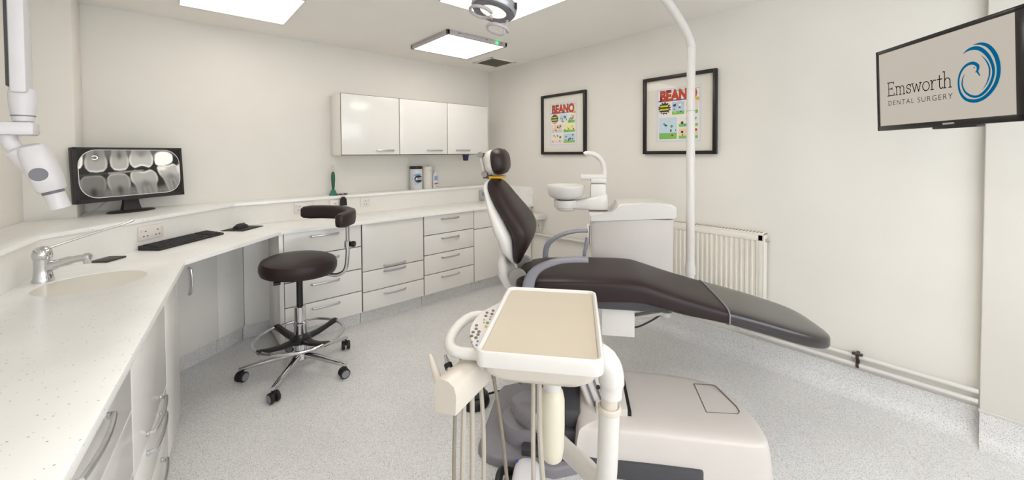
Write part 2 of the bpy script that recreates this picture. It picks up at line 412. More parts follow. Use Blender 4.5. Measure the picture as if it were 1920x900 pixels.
# kneehole under the diagonal desk
kn = wthing('kneehole_panelling', 'set back white panels and cupboard door under the diagonal desk', 'desk panel', (.3, 3.45, 0))
def vpanel(name, p, q, z0, z1, t, m_, par):
    p = Vector((*p, 0)); q = Vector((*q, 0)); d = (q-p); ang = math.atan2(d.y, d.x); c = (p+q)/2
    n = Vector((-d.y, d.x, 0)).normalized()
    return obj(name, box(NB(), c + n*t/2 + Vector((0, 0, (z0+z1)/2)), (d.length-.002, t, z1-z0), rz=ang, bev=.0015), m_, par)
KP = [(-.13, 3.155), (.256, 3.407), (.425, 3.545), (.615, 3.545)]
dk = vpanel('door', KP[0], KP[1], CB, WU, .018, M_gloss, kn)
hb = NB(); bow_handle(hb, 0, 0, 0, .17, True); ang = math.atan2(KP[1][1]-KP[0][1], KP[1][0]-KP[0][0])
bmesh.ops.transform(hb, matrix=Matrix.Translation((.098, 3.303, .575)) @ Matrix.Rotation(ang, 4, 'Z'), verts=hb.verts)
obj('handle', hb, M_steel, dk)
vpanel('panel', KP[1], KP[2], CB, WU, .018, M_cabside, kn); vpanel('panel', KP[2], KP[3], CB, WU, .018, M_cabside, kn)
for a, c in zip(KP[:-1], KP[1:]): vpanel('plinth', (a[0]-.01, a[1]+.012), (c[0]-.01, c[1]+.012), 0, CB, .012, M_floor, kn)
for a, c in zip(KP[1:-1], KP[2:]): vpanel('trim_strip', (a[0], a[1]-.004), (c[0], c[1]-.004), CB-.008, CB+.004, .008, M_white, kn)
obj('end_panel', box2(NB(), (.590, 3.165, .03), (.618, 3.58, WU), bev=.0015), M_gloss, kn)
# wall cabinets
GW = 'white wall cabinets on the back wall'
for i, (lab, hx) in enumerate((('leftmost of the three white wall cabinets, its side panel showing', .73), ('middle one of the three white wall cabinets above the wipes tub', .71), ('rightmost of the three white wall cabinets, next to the room corner', .36))):
    w = .5255
    cabinet('wall_cabinet', lab, (1.12+i*w, 3.445, 0), 0, w, .293, [(0, w, 1.392, 1.920, 'door', (w*hx, 1.433, .165, False))], 1.389, 1.923, False, GW)
# worktop: one piece with the round basin cut out
FE = [(2.725, 3.15), (.603, 3.15), (.066, 2.62), (.066-.125*3.8, -1.18)]
SK = (-.245, 2.45); SR = .172
def worktop():
    bm = NB(); yb = -1.18
    outer = [(XR-.001, YB-.001), (XR-.001, 2.97), (2.725, 2.97)] + FE + [(xl(yb)+.002, yb), (xl(3.42)+.002, 3.42), (-.393, 3.42), (-.393, YB-.001)]
    es = []
    def ring(pts, z):
        v = [bm.verts.new((p[0], p[1], z)) for p in pts]; return v
    hole = [(SK[0]+SR*math.cos(2*PI*k/40), SK[1]+SR*math.sin(2*PI*k/40)) for k in range(40)]
    lay = []
    for z in (WT, WU):
        o_ = ring(outer, z); h_ = ring(hole, z); ed = [bm.edges.new((L_[i], L_[(i+1) % len(L_)])) for L_ in (o_, h_) for i in range(len(L_))]
        bmesh.ops.triangle_fill(bm, use_beauty=True, use_dissolve=False, edges=ed); lay.append((o_, h_))
    for q in (0, 1):
        a, c = lay[0][q], lay[1][q]
        for i in range(len(a)): bm.faces.new((a[i], a[(i+1) % len(a)], c[(i+1) % len(a)], c[i]))
    es = [e for e in bm.edges if abs(e.verts[0].co.z-WT) < 1e-6 and abs(e.verts[1].co.z-WT) < 1e-6 and len(e.link_faces) == 2 and abs(e.link_faces[0].normal.z) + 0 >= 0 and any(abs(f.calc_center_median().z-(WT+WU)/2) < 1e-4 for f in e.link_faces)]
    bmesh.ops.bevel(bm, geom=es, offset=.004, segments=2, affect='EDGES', profile=.5)
    return bm
wt = thing('worktop', 'long speckled white worktop bending from the near left to the back wall', 'worktop', (0, 0, 0), 0, (0, 0, 0))
obj('slab', worktop(), M_work, wt, sharp=30)
bs = NB(); lathe(bs, [(SR+.001, WT-.003), (SR-.006, WT-.012), (SR-.014, WT-.05), (SR-.03, WT-.10), (SR-.07, WT-.135), (.03, WT-.145), (.03, WT-.152), (SR-.06, WT-.143), (SR-.02, WT-.105), (SR+.001, WT-.02)], (SK[0], SK[1], 0), 40)
basin = obj('basin', bs, mat('basin_cream', '#e3dfd2', .3, var=.01), wt)
dr = NB(); lathe(dr, [(0, WT-.141), (.022, WT-.141), (.028, WT-.144), (.028, WT-.15), (0, WT-.15)], (SK[0], SK[1], 0), 20); obj('drain', dr, M_chrome, basin)
# raised upstand with the ledge on top
LZ = 1.035
UP = [(XR-.03, 3.59), (.375, 3.59), (.365, 3.583), (-.452, 2.79), (-.452-.125*3.9, -1.11)]
def behind(path): return path + [(xl(-1.11)+.003, -1.11), (xl(3.42)+.003, 3.42), (-.392, 3.42), (-.392, YB-.002), (XR-.03, YB-.002)]
ul = thing('upstand_ledge', 'raised white upstand with a ledge running behind the worktop', 'ledge', (0, 0, 0), 0, (0, 0, 0))
obj('upstand', prism(NB(), behind(UP), WT+.0005, LZ-.022), mat('upstand_white', '#efece6', .35, var=.01), ul)
UP2 = [(XR-.03, 3.574), (.38, 3.574), (.372, 3.566), (-.438, 2.783), (-.438-.125*3.9, -1.11)]
obj('ledge', prism(NB(), behind(UP2), LZ-.0215, LZ, bev=.005), M_work, ul)
rt = [(3.589, WT+.001), (2.975, WT+.001), (2.975, LZ-.05)] + [(3.025-.05*math.cos(a), LZ-.05+.05*math.sin(a)) for a in [PI/2*k/6 for k in range(1, 7)]] + [(3.589, LZ)]
rb = NB(); prism(rb, rt, 0, .022, bev=.002); 
bmesh.ops.transform(rb, matrix=Matrix(((0, 0, 1, XR-.024), (1, 0, 0, 0), (0, 1, 0, 0), (0, 0, 0, 1))), verts=rb.verts)
obj('side_upstand', rb, M_work, ul)

# ------------------------------------------------------------------ sockets
def socket(label, c, rz, w, n, h=.082):
    t = thing('wall_socket', label, 'socket', c, rz, (0, 0, 0), 'sockets on the upstand')
    obj('plate', box(NB(), (0, -.004, 0), (w, .008, h), bev=.003), mat('socket_plate', '#e9e2dc', .35, var=.01), t)
    for k in range(n):
        cx = (k-(n-1)/2)*w/n*.95 if n > 1 else 0
        p = NB()
        for dx, dz in ((0, .014), (-.011, -.014), (.011, -.014)): box(p, (cx+dx, -.0083, dz-.004), (.0085, .0016, .0065))
        obj('outlet', p, mat('pin_slots', '#6e6560', .5), t)
        obj('switch', box(NB(), (cx+(-1 if k == 0 else 1)*w/n*.33 if n > 1 else .03, -.009, .016), (.011, .006, .018), bev=.002), mat('socket_switch', '#e2d9d3', .35), t)
    return t
socket('double socket on the back upstand, left of the green handpiece', (.860, 3.589, .958), 0, .150, 2)
socket('single socket on the back upstand partly covered by the black fob', (1.105, 3.589, .958), 0, .090, 1)
socket('rightmost single socket on the back upstand', (1.368, 3.589, .958), 0, .090, 1)
ud = Vector((.365+.452, 3.583-2.79, 0)).normalized(); un = Vector((ud.y, -ud.x, 0))
def upd(k, off=0, z=0): p = Vector((-.452, 2.79, 0)) + ud*k + un*off; return Vector((p.x, p.y, z))
ADG = math.atan2(ud.y, ud.x)
socket('double socket on the diagonal upstand below the computer monitor', upd(.525, .001, .945), ADG, .150, 2)

# ------------------------------------------------------------------ monitor with a dental x-ray
def xray(u, v):
    asp = 2.05; x = u*asp; out = np.zeros_like(u)
    def sm(d, w_): return 1/(1+np.exp(np.clip(d/w_, -40, 40)))
    def ell(cx, cy, a, b, n=2.6): return (np.abs((x-cx)/a)**n + np.abs((v-cy)/b)**n)**(1/n) - 1
    rng = np.random.RandomState(3); tex = rng.rand(*u.shape)
    tex = (tex + np.roll(tex, 1, 0) + np.roll(tex, 1, 1) + np.roll(tex, 2, 1))/4
    out += .05 + .03*tex
    bone_t = sm(-(v-.80-.05*np.sin(x*7)), .03)*(.40+.25*(tex-.5)); bone_b = sm((v-.20+.05*np.sin(x*5+1)), .03)*(.42+.3*(tex-.5))
    out = np.maximum(out, bone_t*.9); out = np.maximum(out, bone_b)
    def tooth(cx, edge, a, up, val, roots, lean=0., crown=.30):
        nonlocal out
        k = (v-edge)*(1 if up else -1)                       # distance from the biting edge
        xx = x - cx - lean*(v-edge)
        dip = .035*np.cos(np.clip(xx/a, -1, 1)*PI*(1.5 if roots > 1 else 1.0)) if roots > 1 else -.05*(1-np.abs(np.clip(xx/a, -1, 1)))
        kk = k - dip*.6
        wdt = a*np.interp(np.clip(kk, 0, 1), [0, .02, .07, .16, .24, .34, .55, 1], [.55, .72, .93, 1., .96, .80, .70, .50])
        d = np.maximum(np.abs(xx)-wdt, -kk)
        msk = sm(d, .007)
        inner = np.clip(-d/.055, 0, 1)
        enamel = sm(k-crown*.85, .03)
        val = val*1.1; body = val*(.80 + .24*(1-inner)*enamel - .04*inner) - .14*(1-enamel)*val
        body = body + .10*np.exp(-(np.maximum(kk, 0)/.03)**2)*val
        pulp = sm(((xx/(a*.24))**2 + ((k-crown*.95)/(.07))**2)**.5-1, .25)*.13
        if roots > 1:
            canal = sm(np.abs(np.abs(xx)-a*(.32+.25*np.clip(k-crown, 0, 1)))-.020, .012)*sm(-(k-crown), .03)*.09
            fork = sm(np.abs(xx)-a*.9*np.clip(k-crown-.09, 0, 1), .012)*sm(-(k-crown-.10), .02)
        else:
            canal = sm(np.abs(xx)-.026, .016)*sm(-(k-crown*.8), .03)*.09; fork = 0
        t_ = np.clip(body-pulp-canal, 0, 1); m2 = msk*(1-.85*fork)
        out = out*(1-m2) + t_*m2
    tooth(-.03, .63, .13, True, .95, 1); tooth(.32, .555, .205, True, .74, 1); tooth(.75, .575, .185, True, .78, 1)
    tooth(1.19, .615, .255, True, .86, 2)
    tooth(.25, .455, .235, False, .50, 1, 0, .34); tooth(.70, .475, .225, False, .62, 1, -.1, .34); tooth(1.20, .535, .29, False, .78, 2, -.18, .30); tooth(1.74, .655, .26, False, .84, 2, -.30, .28)
    for e in (ell(1.67, .80, .20, .16), ell(1.55, .74, .08, .10), ell(1.80, .80, .09, .11)): m_ = sm(e, .04); out = out*(1-m_) + .985*m_
    e = ell(1.62, .57, .10, .045); m_ = sm(e, .2); out = out*(1-m_)+.92*m_
    e = ell(2.03, .56, .06, .10); m_ = sm(e, .1); out = out*(1-m_)+.85*m_
    bw = np.abs(v-(.505+.055*(x-.6))); bar = sm(bw-.020, .004)*sm(x-1.22, .01); val = np.where(x > .52, .55, .22); out = out*(1-bar) + val*bar
    ring = np.abs((((x-.30)/.05)**2 + ((v-.83)/.036)**2)**.5 - 1) < .22; ring &= ~((x < .275) & (np.abs(v-.83) < .02)); out = np.where(ring, .97, out)
    rx, ry = asp/2, .5; cr = .33; qx = np.maximum(np.abs(x-rx)-(rx-.01-cr), 0); qy = np.maximum(np.abs(v-ry)-(ry-.01-cr), 0); dd = np.sqrt(qx*qx+qy*qy)-cr
    out = np.where(dd > 0, .005, out); out = np.where(np.abs(dd+.004) < .006, .8, out)
    o = np.clip(out, 0, 1)[..., None]; return o*np.array([1., .975, .93])
MC = Vector((-.150, 3.515, 1.283)); MY = .582; MW = .582; MH = MW/1.75
mo = thing('computer_monitor', 'black computer monitor showing a dental x-ray on the corner ledge', 'monitor', (MC.x-.02, MC.y+.03, LZ), MY, (0, 0, 0))
TI = Matrix.Translation((.0, -.03, MC.z-LZ)) @ Matrix.Rotation(-.06, 4, 'X')   # tilted slightly back
def tr(bm, M4): bmesh.ops.transform(bm, matrix=M4, verts=bm.verts); return bm
obj('housing', tr(box(NB(), (0, .02, 0), (MW, .036, MH), bev=.004), TI), M_black, mo)
bz = NB(); 
for q in (-1, 1): box(bz, (q*(MW/2-.008), -.001, 0), (.016, .008, MH))
box(bz, (0, -.001, MH/2-.006), (MW, .008, .012)); box(bz, (0, -.001, -MH/2+.012), (MW, .008, .024))
obj('bezel', tr(bz, TI), mat('bezel_plum', '#2b2529', .4), mo)
PX2 = TI @ Matrix.Translation((0, -.0025, .006)) @ Matrix.Rotation(PI/2, 4, 'X')
sc_ = grid_print('screen', MW-.032, MH-.036, 330, 168, xray, vcol_mat('xray_screen', .95), mo, PX2); sc_['label'] = 'grey dental x-ray picture on the screen'
st = NB(); loft(st, [[(sx*w_, y_, z_) for sx, y_ in ((-1, a), (1, a), (1, c), (-1, c))] for w_, a, c, z_ in ((.050, -.012, .022, .012), (.042, -.004, .018, .05), (.038, .004, .02, .10), (.036, .004, .02, .18))])
obj('stand_neck', st, mat('stand_dark', '#2a2529', .4), mo)
st = NB(); lathe(st, [(0, 0), (.12, 0), (.122, .006), (.11, .012), (0, .014)], (0, .0, 0), 36, sx=1.05, sy=.62); obj('stand_foot', st, mat('stand_dark', '#2a2529', .4), mo)
cb = NB(); tube(cb, smooth([(-.03, .03, .10), (-.10, .04, .08), (-.15, .06, .03), (-.24, .02, .004)], 6), .004, 8); obj('cable', cb, mat('pale_cable', '#a9a7a8', .5), mo)
cb = NB(); tube(cb, smooth([(.03, .02, .12), (.08, .0, .10), (.05, .0, .075), (.0, .03, .09)], 6), .003, 8); obj('cable', cb, mat('pale_cable', '#a9a7a8', .5), mo)

# ------------------------------------------------------------------ desk things
kb = thing('keyboard', 'long black computer keyboard on the diagonal desk', 'keyboard', upd(.655, .09, WT), ADG, (0, 0, 0))
kbb = NB(); loft(kbb, [[(x, y, z) for y, z in ((-.066, .001), (.066, .001), (.066, .026), (.05, .026), (-.06, .014), (-.066, .010))] for x in (-.225, .225)]); obj('case', kbb, M_black, kb)
ks = NB()
for r in range(5):
    for c in range(19):
        if c in (14,) : continue
        box(ks, (-.203+c*.0225, -.045+r*.0215, .0165+r*.0026), (.019, .018, .007))
o = obj('keys', ks, mat('key_caps', '#2a282c', .5), kb); o['kind'] = 'stuff'
pd = thing('mouse_pad', 'thin black mouse pad on the desk near the drawers', 'mouse pad', (.415, 3.455, WT), ADG, (0, 0, 0))
obj('mat_sheet', box(NB(), (0, 0, .0025), (.20, .17, .004), bev=.001), M_rubber, pd)
ms = thing('computer_mouse', 'small black mouse resting on the mouse pad', 'mouse', (.405, 3.47, WT+.005), ADG-PI/2, (0, 0, 0))
mb = NB(); loft(mb, [[(p[0], y, max(0.0, p[1])) for p in sup(0, .0, hw, hz, 2.3, 16)] for y, hw, hz in ((-.056, .008, .008), (-.05, .022, .022), (-.02, .031, .034), (.015, .031, .034), (.045, .026, .022), (.056, .01, .010))]); obj('shell', mb, M_black, ms)
wb = NB(); lathe(wb, [(0, -.003), (.010, -.003), (.010, .003), (0, .003)], (0, .03, .024), 12, Matrix.Rotation(PI/2, 4, 'Y')); obj('scroll_wheel', wb, M_dark, ms)
nb = thing('pocket_notebook', 'small flat black notebook lying between the tap and the keyboard', 'notebook', upd(.235, .075, WT), ADG+.12, (0, 0, 0))
obj('cover', box(NB(), (0, 0, .005), (.105, .085, .009), bev=.002), mat('notebook_cover', '#38322f', .5), nb)
obj('pages', box(NB(), (.002, 0, .005), (.103, .083, .006)), M_mount, nb)
# tap with a long lever
TP = Vector((-.405, 2.60, WT))
tp = thing('mixer_tap', 'chrome mixer tap with a long lever behind the round sink', 'tap', TP, -.30, (0, 0, 0))
b = NB(); lathe(b, [(.034, 0), (.035, .006), (.030, .02), (.0265, .05), (.027, .095), (.0275, .100)], (0, 0, 0), 24); obj('body', b, M_chrome, tp)
b = NB(); lathe(b, [(.029, .101), (.031, .108), (.031, .122), (.027, .138), (.017, .149), (0, .153)], (0, 0, 0), 24); obj('cap', b, M_chrome, tp)
b = NB(); tube(b, smooth([(0, 0, .055), (.05, -.004, .073), (.10, -.010, .086), (.145, -.015, .093)], 4), [.022]*4+[.019]*4+[.015]*5, 12); sp = obj('spout', b, M_chrome, tp)
b = NB(); lathe(b, [(.0, -.022), (.013, -.022), (.014, -.002), (.017, .0), (.017, .014), (.010, .022), (0, .022)], (.148, -.015, .088), 16); obj('aerator', b, M_chrome, sp)
b = NB(); tube(b, smooth([(.01, .012, .140), (.06, .05, .158), (.16, .13, .192), (.21, .165, .208), (.235, .185, .222)], 5), [.005]*16+[.006, .007, .008, .009, .010], 8); obj('lever', b, M_steel, tp)

# ------------------------------------------------------------------ things on the ledge
def cyl(prof, c, seg=28): return lathe(NB(), prof, c, seg)
c = (1.928, 3.665, LZ)
wp = wthing('wipes_tub', 'white wipes tub with black lid and dark oval label', 'tub', c)
obj('tub', cyl([(0, 0), (.060, 0), (.063, .004), (.063, .205), (.060, .21), (0, .21)], c), mat('tub_white', '#dcdcdc', .35), wp)
obj('lid', cyl([(0, .209), (.064, .209), (.065, .232), (.060, .238), (0, .238)], c), M_black, wp)
def wrap(pts, cx, cy, r): return [(cx + r*math.sin(p[0]/r), cy - r*math.cos(p[0]/r), p[1]) for p in pts]
def decal(bm, c, r, pts):
    """polygon fan wrapped on a cylinder front; pts are (arc, z)"""
    mx = sum(p[0] for p in pts)/len(pts); mz = sum(p[1] for p in pts)/len(pts)
    n = len(pts); V = wrap(pts, c[0], c[1], r); q = wrap([(mx, mz)], c[0], c[1], r)[0]
    mids = wrap([((p[0]+mx)/2, (p[1]+mz)/2) for p in pts], c[0], c[1], r)
    a = [bm.verts.new((v[0], v[1], v[2]+c[2])) for v in V]; m_ = [bm.verts.new((v[0], v[1], v[2]+c[2])) for v in mids]; z = bm.verts.new((q[0], q[1], q[2]+c[2]))
    for i in range(n):
        j = (i+1) % n; bm.faces.new((a[i], a[j], m_[j], m_[i])); bm.faces.new((m_[i], m_[j], z))
    return bm
SK_ = -.012
def ovals(a, h, cx, cz): return [(cx+a*math.cos(2*PI*k/28), cz+h*math.sin(2*PI*k/28)) for k in range(28)]
lb = decal(NB(), c, .0634, ovals(.060, .050, -.01, .115)); o = obj('label_halo', lb, mat('label_blue', '#6f9fd0', .4), wp)
lb = decal(NB(), c, .0639, ovals(.046, .036, -.004, .110)); oval = obj('label_oval', lb, mat('label_black', '#101522', .4), wp); oval['label'] = 'dark oval with the letters AZO'
def wraptext(body, size, cx, cz, c, r, m_, par, nm, bold=0.):
    bm = NB(); text_mesh(bm, body, size, Matrix.Identity(4), bold)
    bmesh.ops.triangulate(bm, faces=bm.faces)
    for v in bm.verts:
        q = wrap([(v.co.x+cx, v.co.y+cz)], c[0], c[1], r)[0]; v.co = (q[0], q[1], q[2]+c[2])
    return obj(nm, bm, m_, par, flat=True)
wraptext('AZO', .036, .002, .110, c, .0645, mat('label_white', '#f4f4f4', .4), oval, 'lettering', .0012)
lb = decal(NB(), c, .0638, [(-.042, .055), (-.008, .055), (-.008, .061), (-.042, .061)]); obj('label_line', lb, mat('label_brown', '#a58f86', .4), wp)
lb = decal(NB(), c, .0638, [(-.042, .042), (.03, .042), (.03, .046), (-.042, .046)]); obj('label_line', lb, mat('label_grey', '#a9adb4', .4), wp)
c = (2.055, 3.668, LZ)
wt2 = wthing('pump_tub', 'plain white plastic tub between the wipes and the pump bottle', 'tub', c)
obj('tub', cyl([(0, 0), (.050, 0), (.053, .004), (.053, .195), (.050, .20), (0, .20)], c), mat('tub_plain', '#e6e2d8', .35), wt2)
ld = obj('lid', cyl([(0, .199), (.055, .199), (.056, .228), (.050, .234), (0, .236)], c), M_white, wt2)
obj('spout_tip', cyl([(.009, .234), (.007, .255), (.004, .268), (0, .270)], (c[0]+.028, c[1], c[2]), 12), M_white, ld)
c = (2.152, 3.672, LZ)
pb = wthing('pump_bottle', 'small white pump bottle with blue and red label', 'bottle', c)
b = NB(); loft(b, [[(c[0]+p[0], c[1]+p[1], c[2]+z) for p in sup(0, 0, hw, hd, 3, 24)] for z, hw, hd in ((0, .032, .022), (.004, .034, .024), (.135, .034, .024), (.150, .028, .02), (.158, .013, .013), (.170, .013, .013))]); obj('bottle', b, mat('bottle_white', '#e4e6e8', .3), pb)
pu = obj('pump', cyl([(.015, .169), (.015, .186), (.006, .188), (.006, .222), (.012, .224), (.012, .238), (0, .240)], c, 16), M_white, pb)
b = NB(); tube(b, [(c[0], c[1], c[2]+.231), (c[0]-.02, c[1]-.012, c[2]+.231), (c[0]-.032, c[1]-.02, c[2]+.224)], [.007, .006, .004], 10); obj('nozzle', b, M_white, pu)
obj('label_block', box(NB(), (c[0], c[1]-.0243, c[2]+.105), (.044, .0012, .05)), mat('label_skyblue', '#8fb0cf', .4), pb)
obj('label_mark', box(NB(), (c[0], c[1]-.0243, c[2]+.048), (.042, .0012, .014), rot=Matrix.Rotation(-.15, 4, 'Y')), mat('label_red', '#c8464a', .4), pb)
obj('label_dot', box(NB(), (c[0]+.006, c[1]-.0243, c[2]+.018), (.010, .0012, .010)), mat('label_blue2', '#4a6fa8', .4), pb)
c = (1.112, 3.655, LZ)
gh = wthing('green_handpiece', 'green pointed hand tool with metal tip standing on the ledge', 'hand tool', c)
obj('foot', cyl([(0, 0), (.036, 0), (.037, .010), (.026, .020), (.020, .042), (.012, .05)], c), mat('teal_foot', '#2b7a66', .35), gh)
obj('grip', cyl([(.010, .049), (.013, .075), (.017, .14), (.016, .18), (.011, .205), (.007, .21)], c), M_green, gh)
obj('tip', cyl([(.005, .209), (.006, .225), (.006, .262), (.003, .27), (0, .271)], c, 12), M_steel, gh)
c = (1.165, 3.558, LZ)
fb = wthing('hanging_fob', 'black tag hanging over the ledge from a small clip bar', 'tag', c)
b = NB(); loft(b, [[(c[0]+q*w_, c[1]+d, c[2]+z) for q, d in ((-1, -.006), (1, -.006), (1, .006), (-1, .006))] for z, w_ in ((-.088, .029), (-.086, .030), (-.03, .026), (-.018, .016), (-.010, .012))]); obj('tag_body', b, M_black, fb)
b = NB(); tube(b, [(c[0]-.045, c[1]+.030, LZ+.010), (c[0]+.045, c[1]+.030, LZ+.010)], .006, 10); br = obj('clip_bar', b, M_copper, fb)
for k in range(4): b = NB(); lathe(b, [(.007, -.003), (.011, 0), (.007, .003), (.004, 0), (.007, -.003)], (c[0]-.033+k*.022, c[1]+.030, LZ+.011), 14, Matrix.Rotation(PI/2, 4, 'Y')); obj('ring', b, M_steel, br)
b = NB(); tube(b, smooth([(c[0], c[1]+.026, LZ+.012), (c[0], c[1]+.005, LZ+.012), (c[0], c[1]-.001, LZ-.012)], 4), .0025, 8); obj('loop', b, M_steel, fb)
c = (2.70, 3.589, .925)
gp = wthing('wall_dispenser', 'small grey dispenser on the upstand beside the chair backrest', 'dispenser', c)
obj('casing', box(NB(), (c[0], c[1]-.02, c[2]), (.062, .04, .11), bev=.010), mat('dispenser_grey', '#b5b3b3', .4), gp)
obj('front_window', box(NB(), (c[0], c[1]-.041, c[2]+.015), (.030, .003, .04), bev=.001), M_grey, gp)
c = (2.445, 3.52, 1.389)
nv = wthing('hanging_cup', 'small navy cup hanging under the rightmost wall cabinet', 'cup', c)
obj('cup', cyl([(0, -.066), (.026, -.066), (.028, -.060), (.035, -.004), (.032, -.004), (.026, -.058), (0, -.06)], c), M_purple, nv)
obj('mount', box(NB(), (c[0], c[1], c[2]-.003), (.07, .05, .006), bev=.001), M_dark, nv)

# ------------------------------------------------------------------ wall x-ray arm on the left
XA = Vector((-.330, 2.0, 0))
xr = wthing('dental_xray_unit', 'white wall mounted dental x-ray head with round grey disc on a folding arm', 'x-ray unit', (XA.x, XA.y, 1.0))
M_xw = mat('xray_white', '#d9d6d8', .35, var=.01)
M_xd = mat('xray_disc', '#77757c', .4)
b = NB(); box2(b, (-.372, 1.975, 1.62), (-.338, 2.025, 2.30), bev=.004); obj('arm_rail', b, M_dark, xr)
b = NB(); box2(b, (-.362, 1.955, 1.60), (-.325, 2.045, 2.30), bev=.010); obj('upper_arm', b, M_xw, xr)
b = NB(); box2(b, (-.80, 1.95, 2.20), (-.34, 2.05, 2.32), bev=.012); obj('wall_bracket', b, M_xw, xr)
b = NB(); lathe(b, [(.010, 1.505), (.024, 1.512), (.026, 1.535), (.030, 1.56), (.031, 1.60), (.027, 1.617), (.0, 1.620)], (-.342, 2.0, 0), 24); kn_ = obj('knuckle', b, M_xw, xr)
b = NB(); lathe(b, [(.0268, 1.527), (.0268, 1.531), (0, 1.531)], (-.342, 2.0, 0), 24); obj('seam_ring', b, M_xd, kn_)
b = NB(); box2(b, (-.46, 1.955, 1.466), (-.314, 2.045, 1.508), bev=.008); obj('yoke_bar', b, M_xw, xr)
b = NB(); tube(b, smooth([(-.375, 2.0, 1.468), (-.37, 2.0, 1.44), (-.348, 2.0, 1.405), (-.318, 2.0, 1.355)], 6), [.020]*10+[.030]*9, 14); obj('yoke_arm', b, M_xw, xr)
ax = Vector((.055, 0, -.20)).normalized()
Rh = Vector((0, 0, -1)).rotation_difference(ax).to_matrix().to_4x4()
b = NB(); loft(b, [[Matrix.Translation((-.325, 2.0, 1.43)) @ Rh @ Vector((p[0], p[1], -z)) for p in sup(0, 0, hw, hd, 3.2, 24)] for z, hw, hd in ((-.008, .015, .03), (.0, .030, .045), (.02, .036, .052), (.06, .037, .055), (.11, .037, .055), (.145, .033, .050), (.152, .030, .044))]); hd_ = obj('tube_head', b, M_xw, xr)
b = NB(); lathe(b, [(0, -.004), (.0195, -.004), (.021, 0), (.0195, .003), (0, .003)], (-.3055, 1.945, 1.340), 28, Matrix.Rotation(PI/2, 4, 'X')); o = obj('disc', b, M_xd, hd_); o['label'] = 'round grey disc on the head'
Tc = Matrix.Translation((-.325, 2.0, 1.43)) @ Rh
b = NB(); lathe(b, [(0, -.152), (.027, -.152), (.027, -.162), (0, -.162)], (0, 0, 0), 24, Tc); obj('collar', b, M_xd, xr)
b = NB(); lathe(b, [(0, -.161), (.0255, -.161), (.0255, -.215), (.0225, -.215), (.0225, -.17), (0, -.17)], (0, 0, 0), 24, Tc); obj('cone', b, M_xw, xr)

# ------------------------------------------------------------------ right wall: pictures, radiator, pipes, television
def poster(seed, big):
    rng = np.random.RandomState(seed)
    def fn(u, v):
        out = np.ones(u.shape+(3,))*np.array([.95, .93, .88])
        def rect(a, b, c, d, col):
            m_ = (u >= a) & (u < b) & (v >= c) & (v < d); out[m_] = col
        rect(.42, 1., .965, .985, (.80, .70, .12)); rect(0, 1, .775, .80, (.20, .45, .82)); rect(.88, 1, .74, .81, (.85, .72, .15))
        # dark star badge with yellow bars
        a = np.arctan2((v-.64)*1.4, u-.16); r = np.hypot((u-.16)/.15, (v-.64)/.115)
        out[r < 1+.09*np.sign(np.sin(a*14))] = (.16, .12, .08)
        rect(.06, .26, .665, .70, (.85, .83, .15)); rect(.05, .27, .60, .635, (.85, .83, .15)); rect(.08, .25, .55, .565, (.85, .85, .9))
        pal = [(.95, .84, .82), (.96, .93, .66), (.80, .88, .93), (.93, .91, .86), (.93, .92, .88), (.74, .84, .92), (.95, .82, .70)]
        cells = [(.36, .68, .52, .75), (.70, .98, .52, .75), (0.02, .48, .28, .49), (.52, .98, .28, .49), (.02, .48, .02, .25), (.52, .98, .02, .25)] if not big else \
                [(.36, .66, .50, .75), (.70, .98, .50, .75), (.02, .48, .02, .45), (.52, .98, .25, .45), (.52, .98, .02, .22)]
        blob = [(.62, .12, .10), (.14, .12, .14), (.20, .45, .75), (.92, .78, .20), (.35, .65, .30), (.95, .55, .45), (.97, .97, .95)]
        for k, (a0, b0, c0, d0) in enumerate(cells):
            rect(a0, b0, c0, d0, pal[(k*2+seed) % len(pal)]); rect(a0, b0, c0, c0+(d0-c0)*.28, (.50, .76, .36) if big or k % 2 else pal[(k+3) % 7])
            for j in range(10 if not big else 8):
                cx, cy = a0+(b0-a0)*rng.uniform(.1, .9), c0+(d0-c0)*rng.uniform(.15, .85); rx, ry = rng.uniform(.010, .038), rng.uniform(.010, .03)
                m_ = ((u-cx)/rx)**2 + ((v-cy)/ry)**2 < 1; m_ &= (u > a0) & (u < b0) & (v > c0) & (v < d0); out[m_] = blob[rng.randint(7)]
        return out
    return fn
M_print = vcol_mat('poster_print', 0)
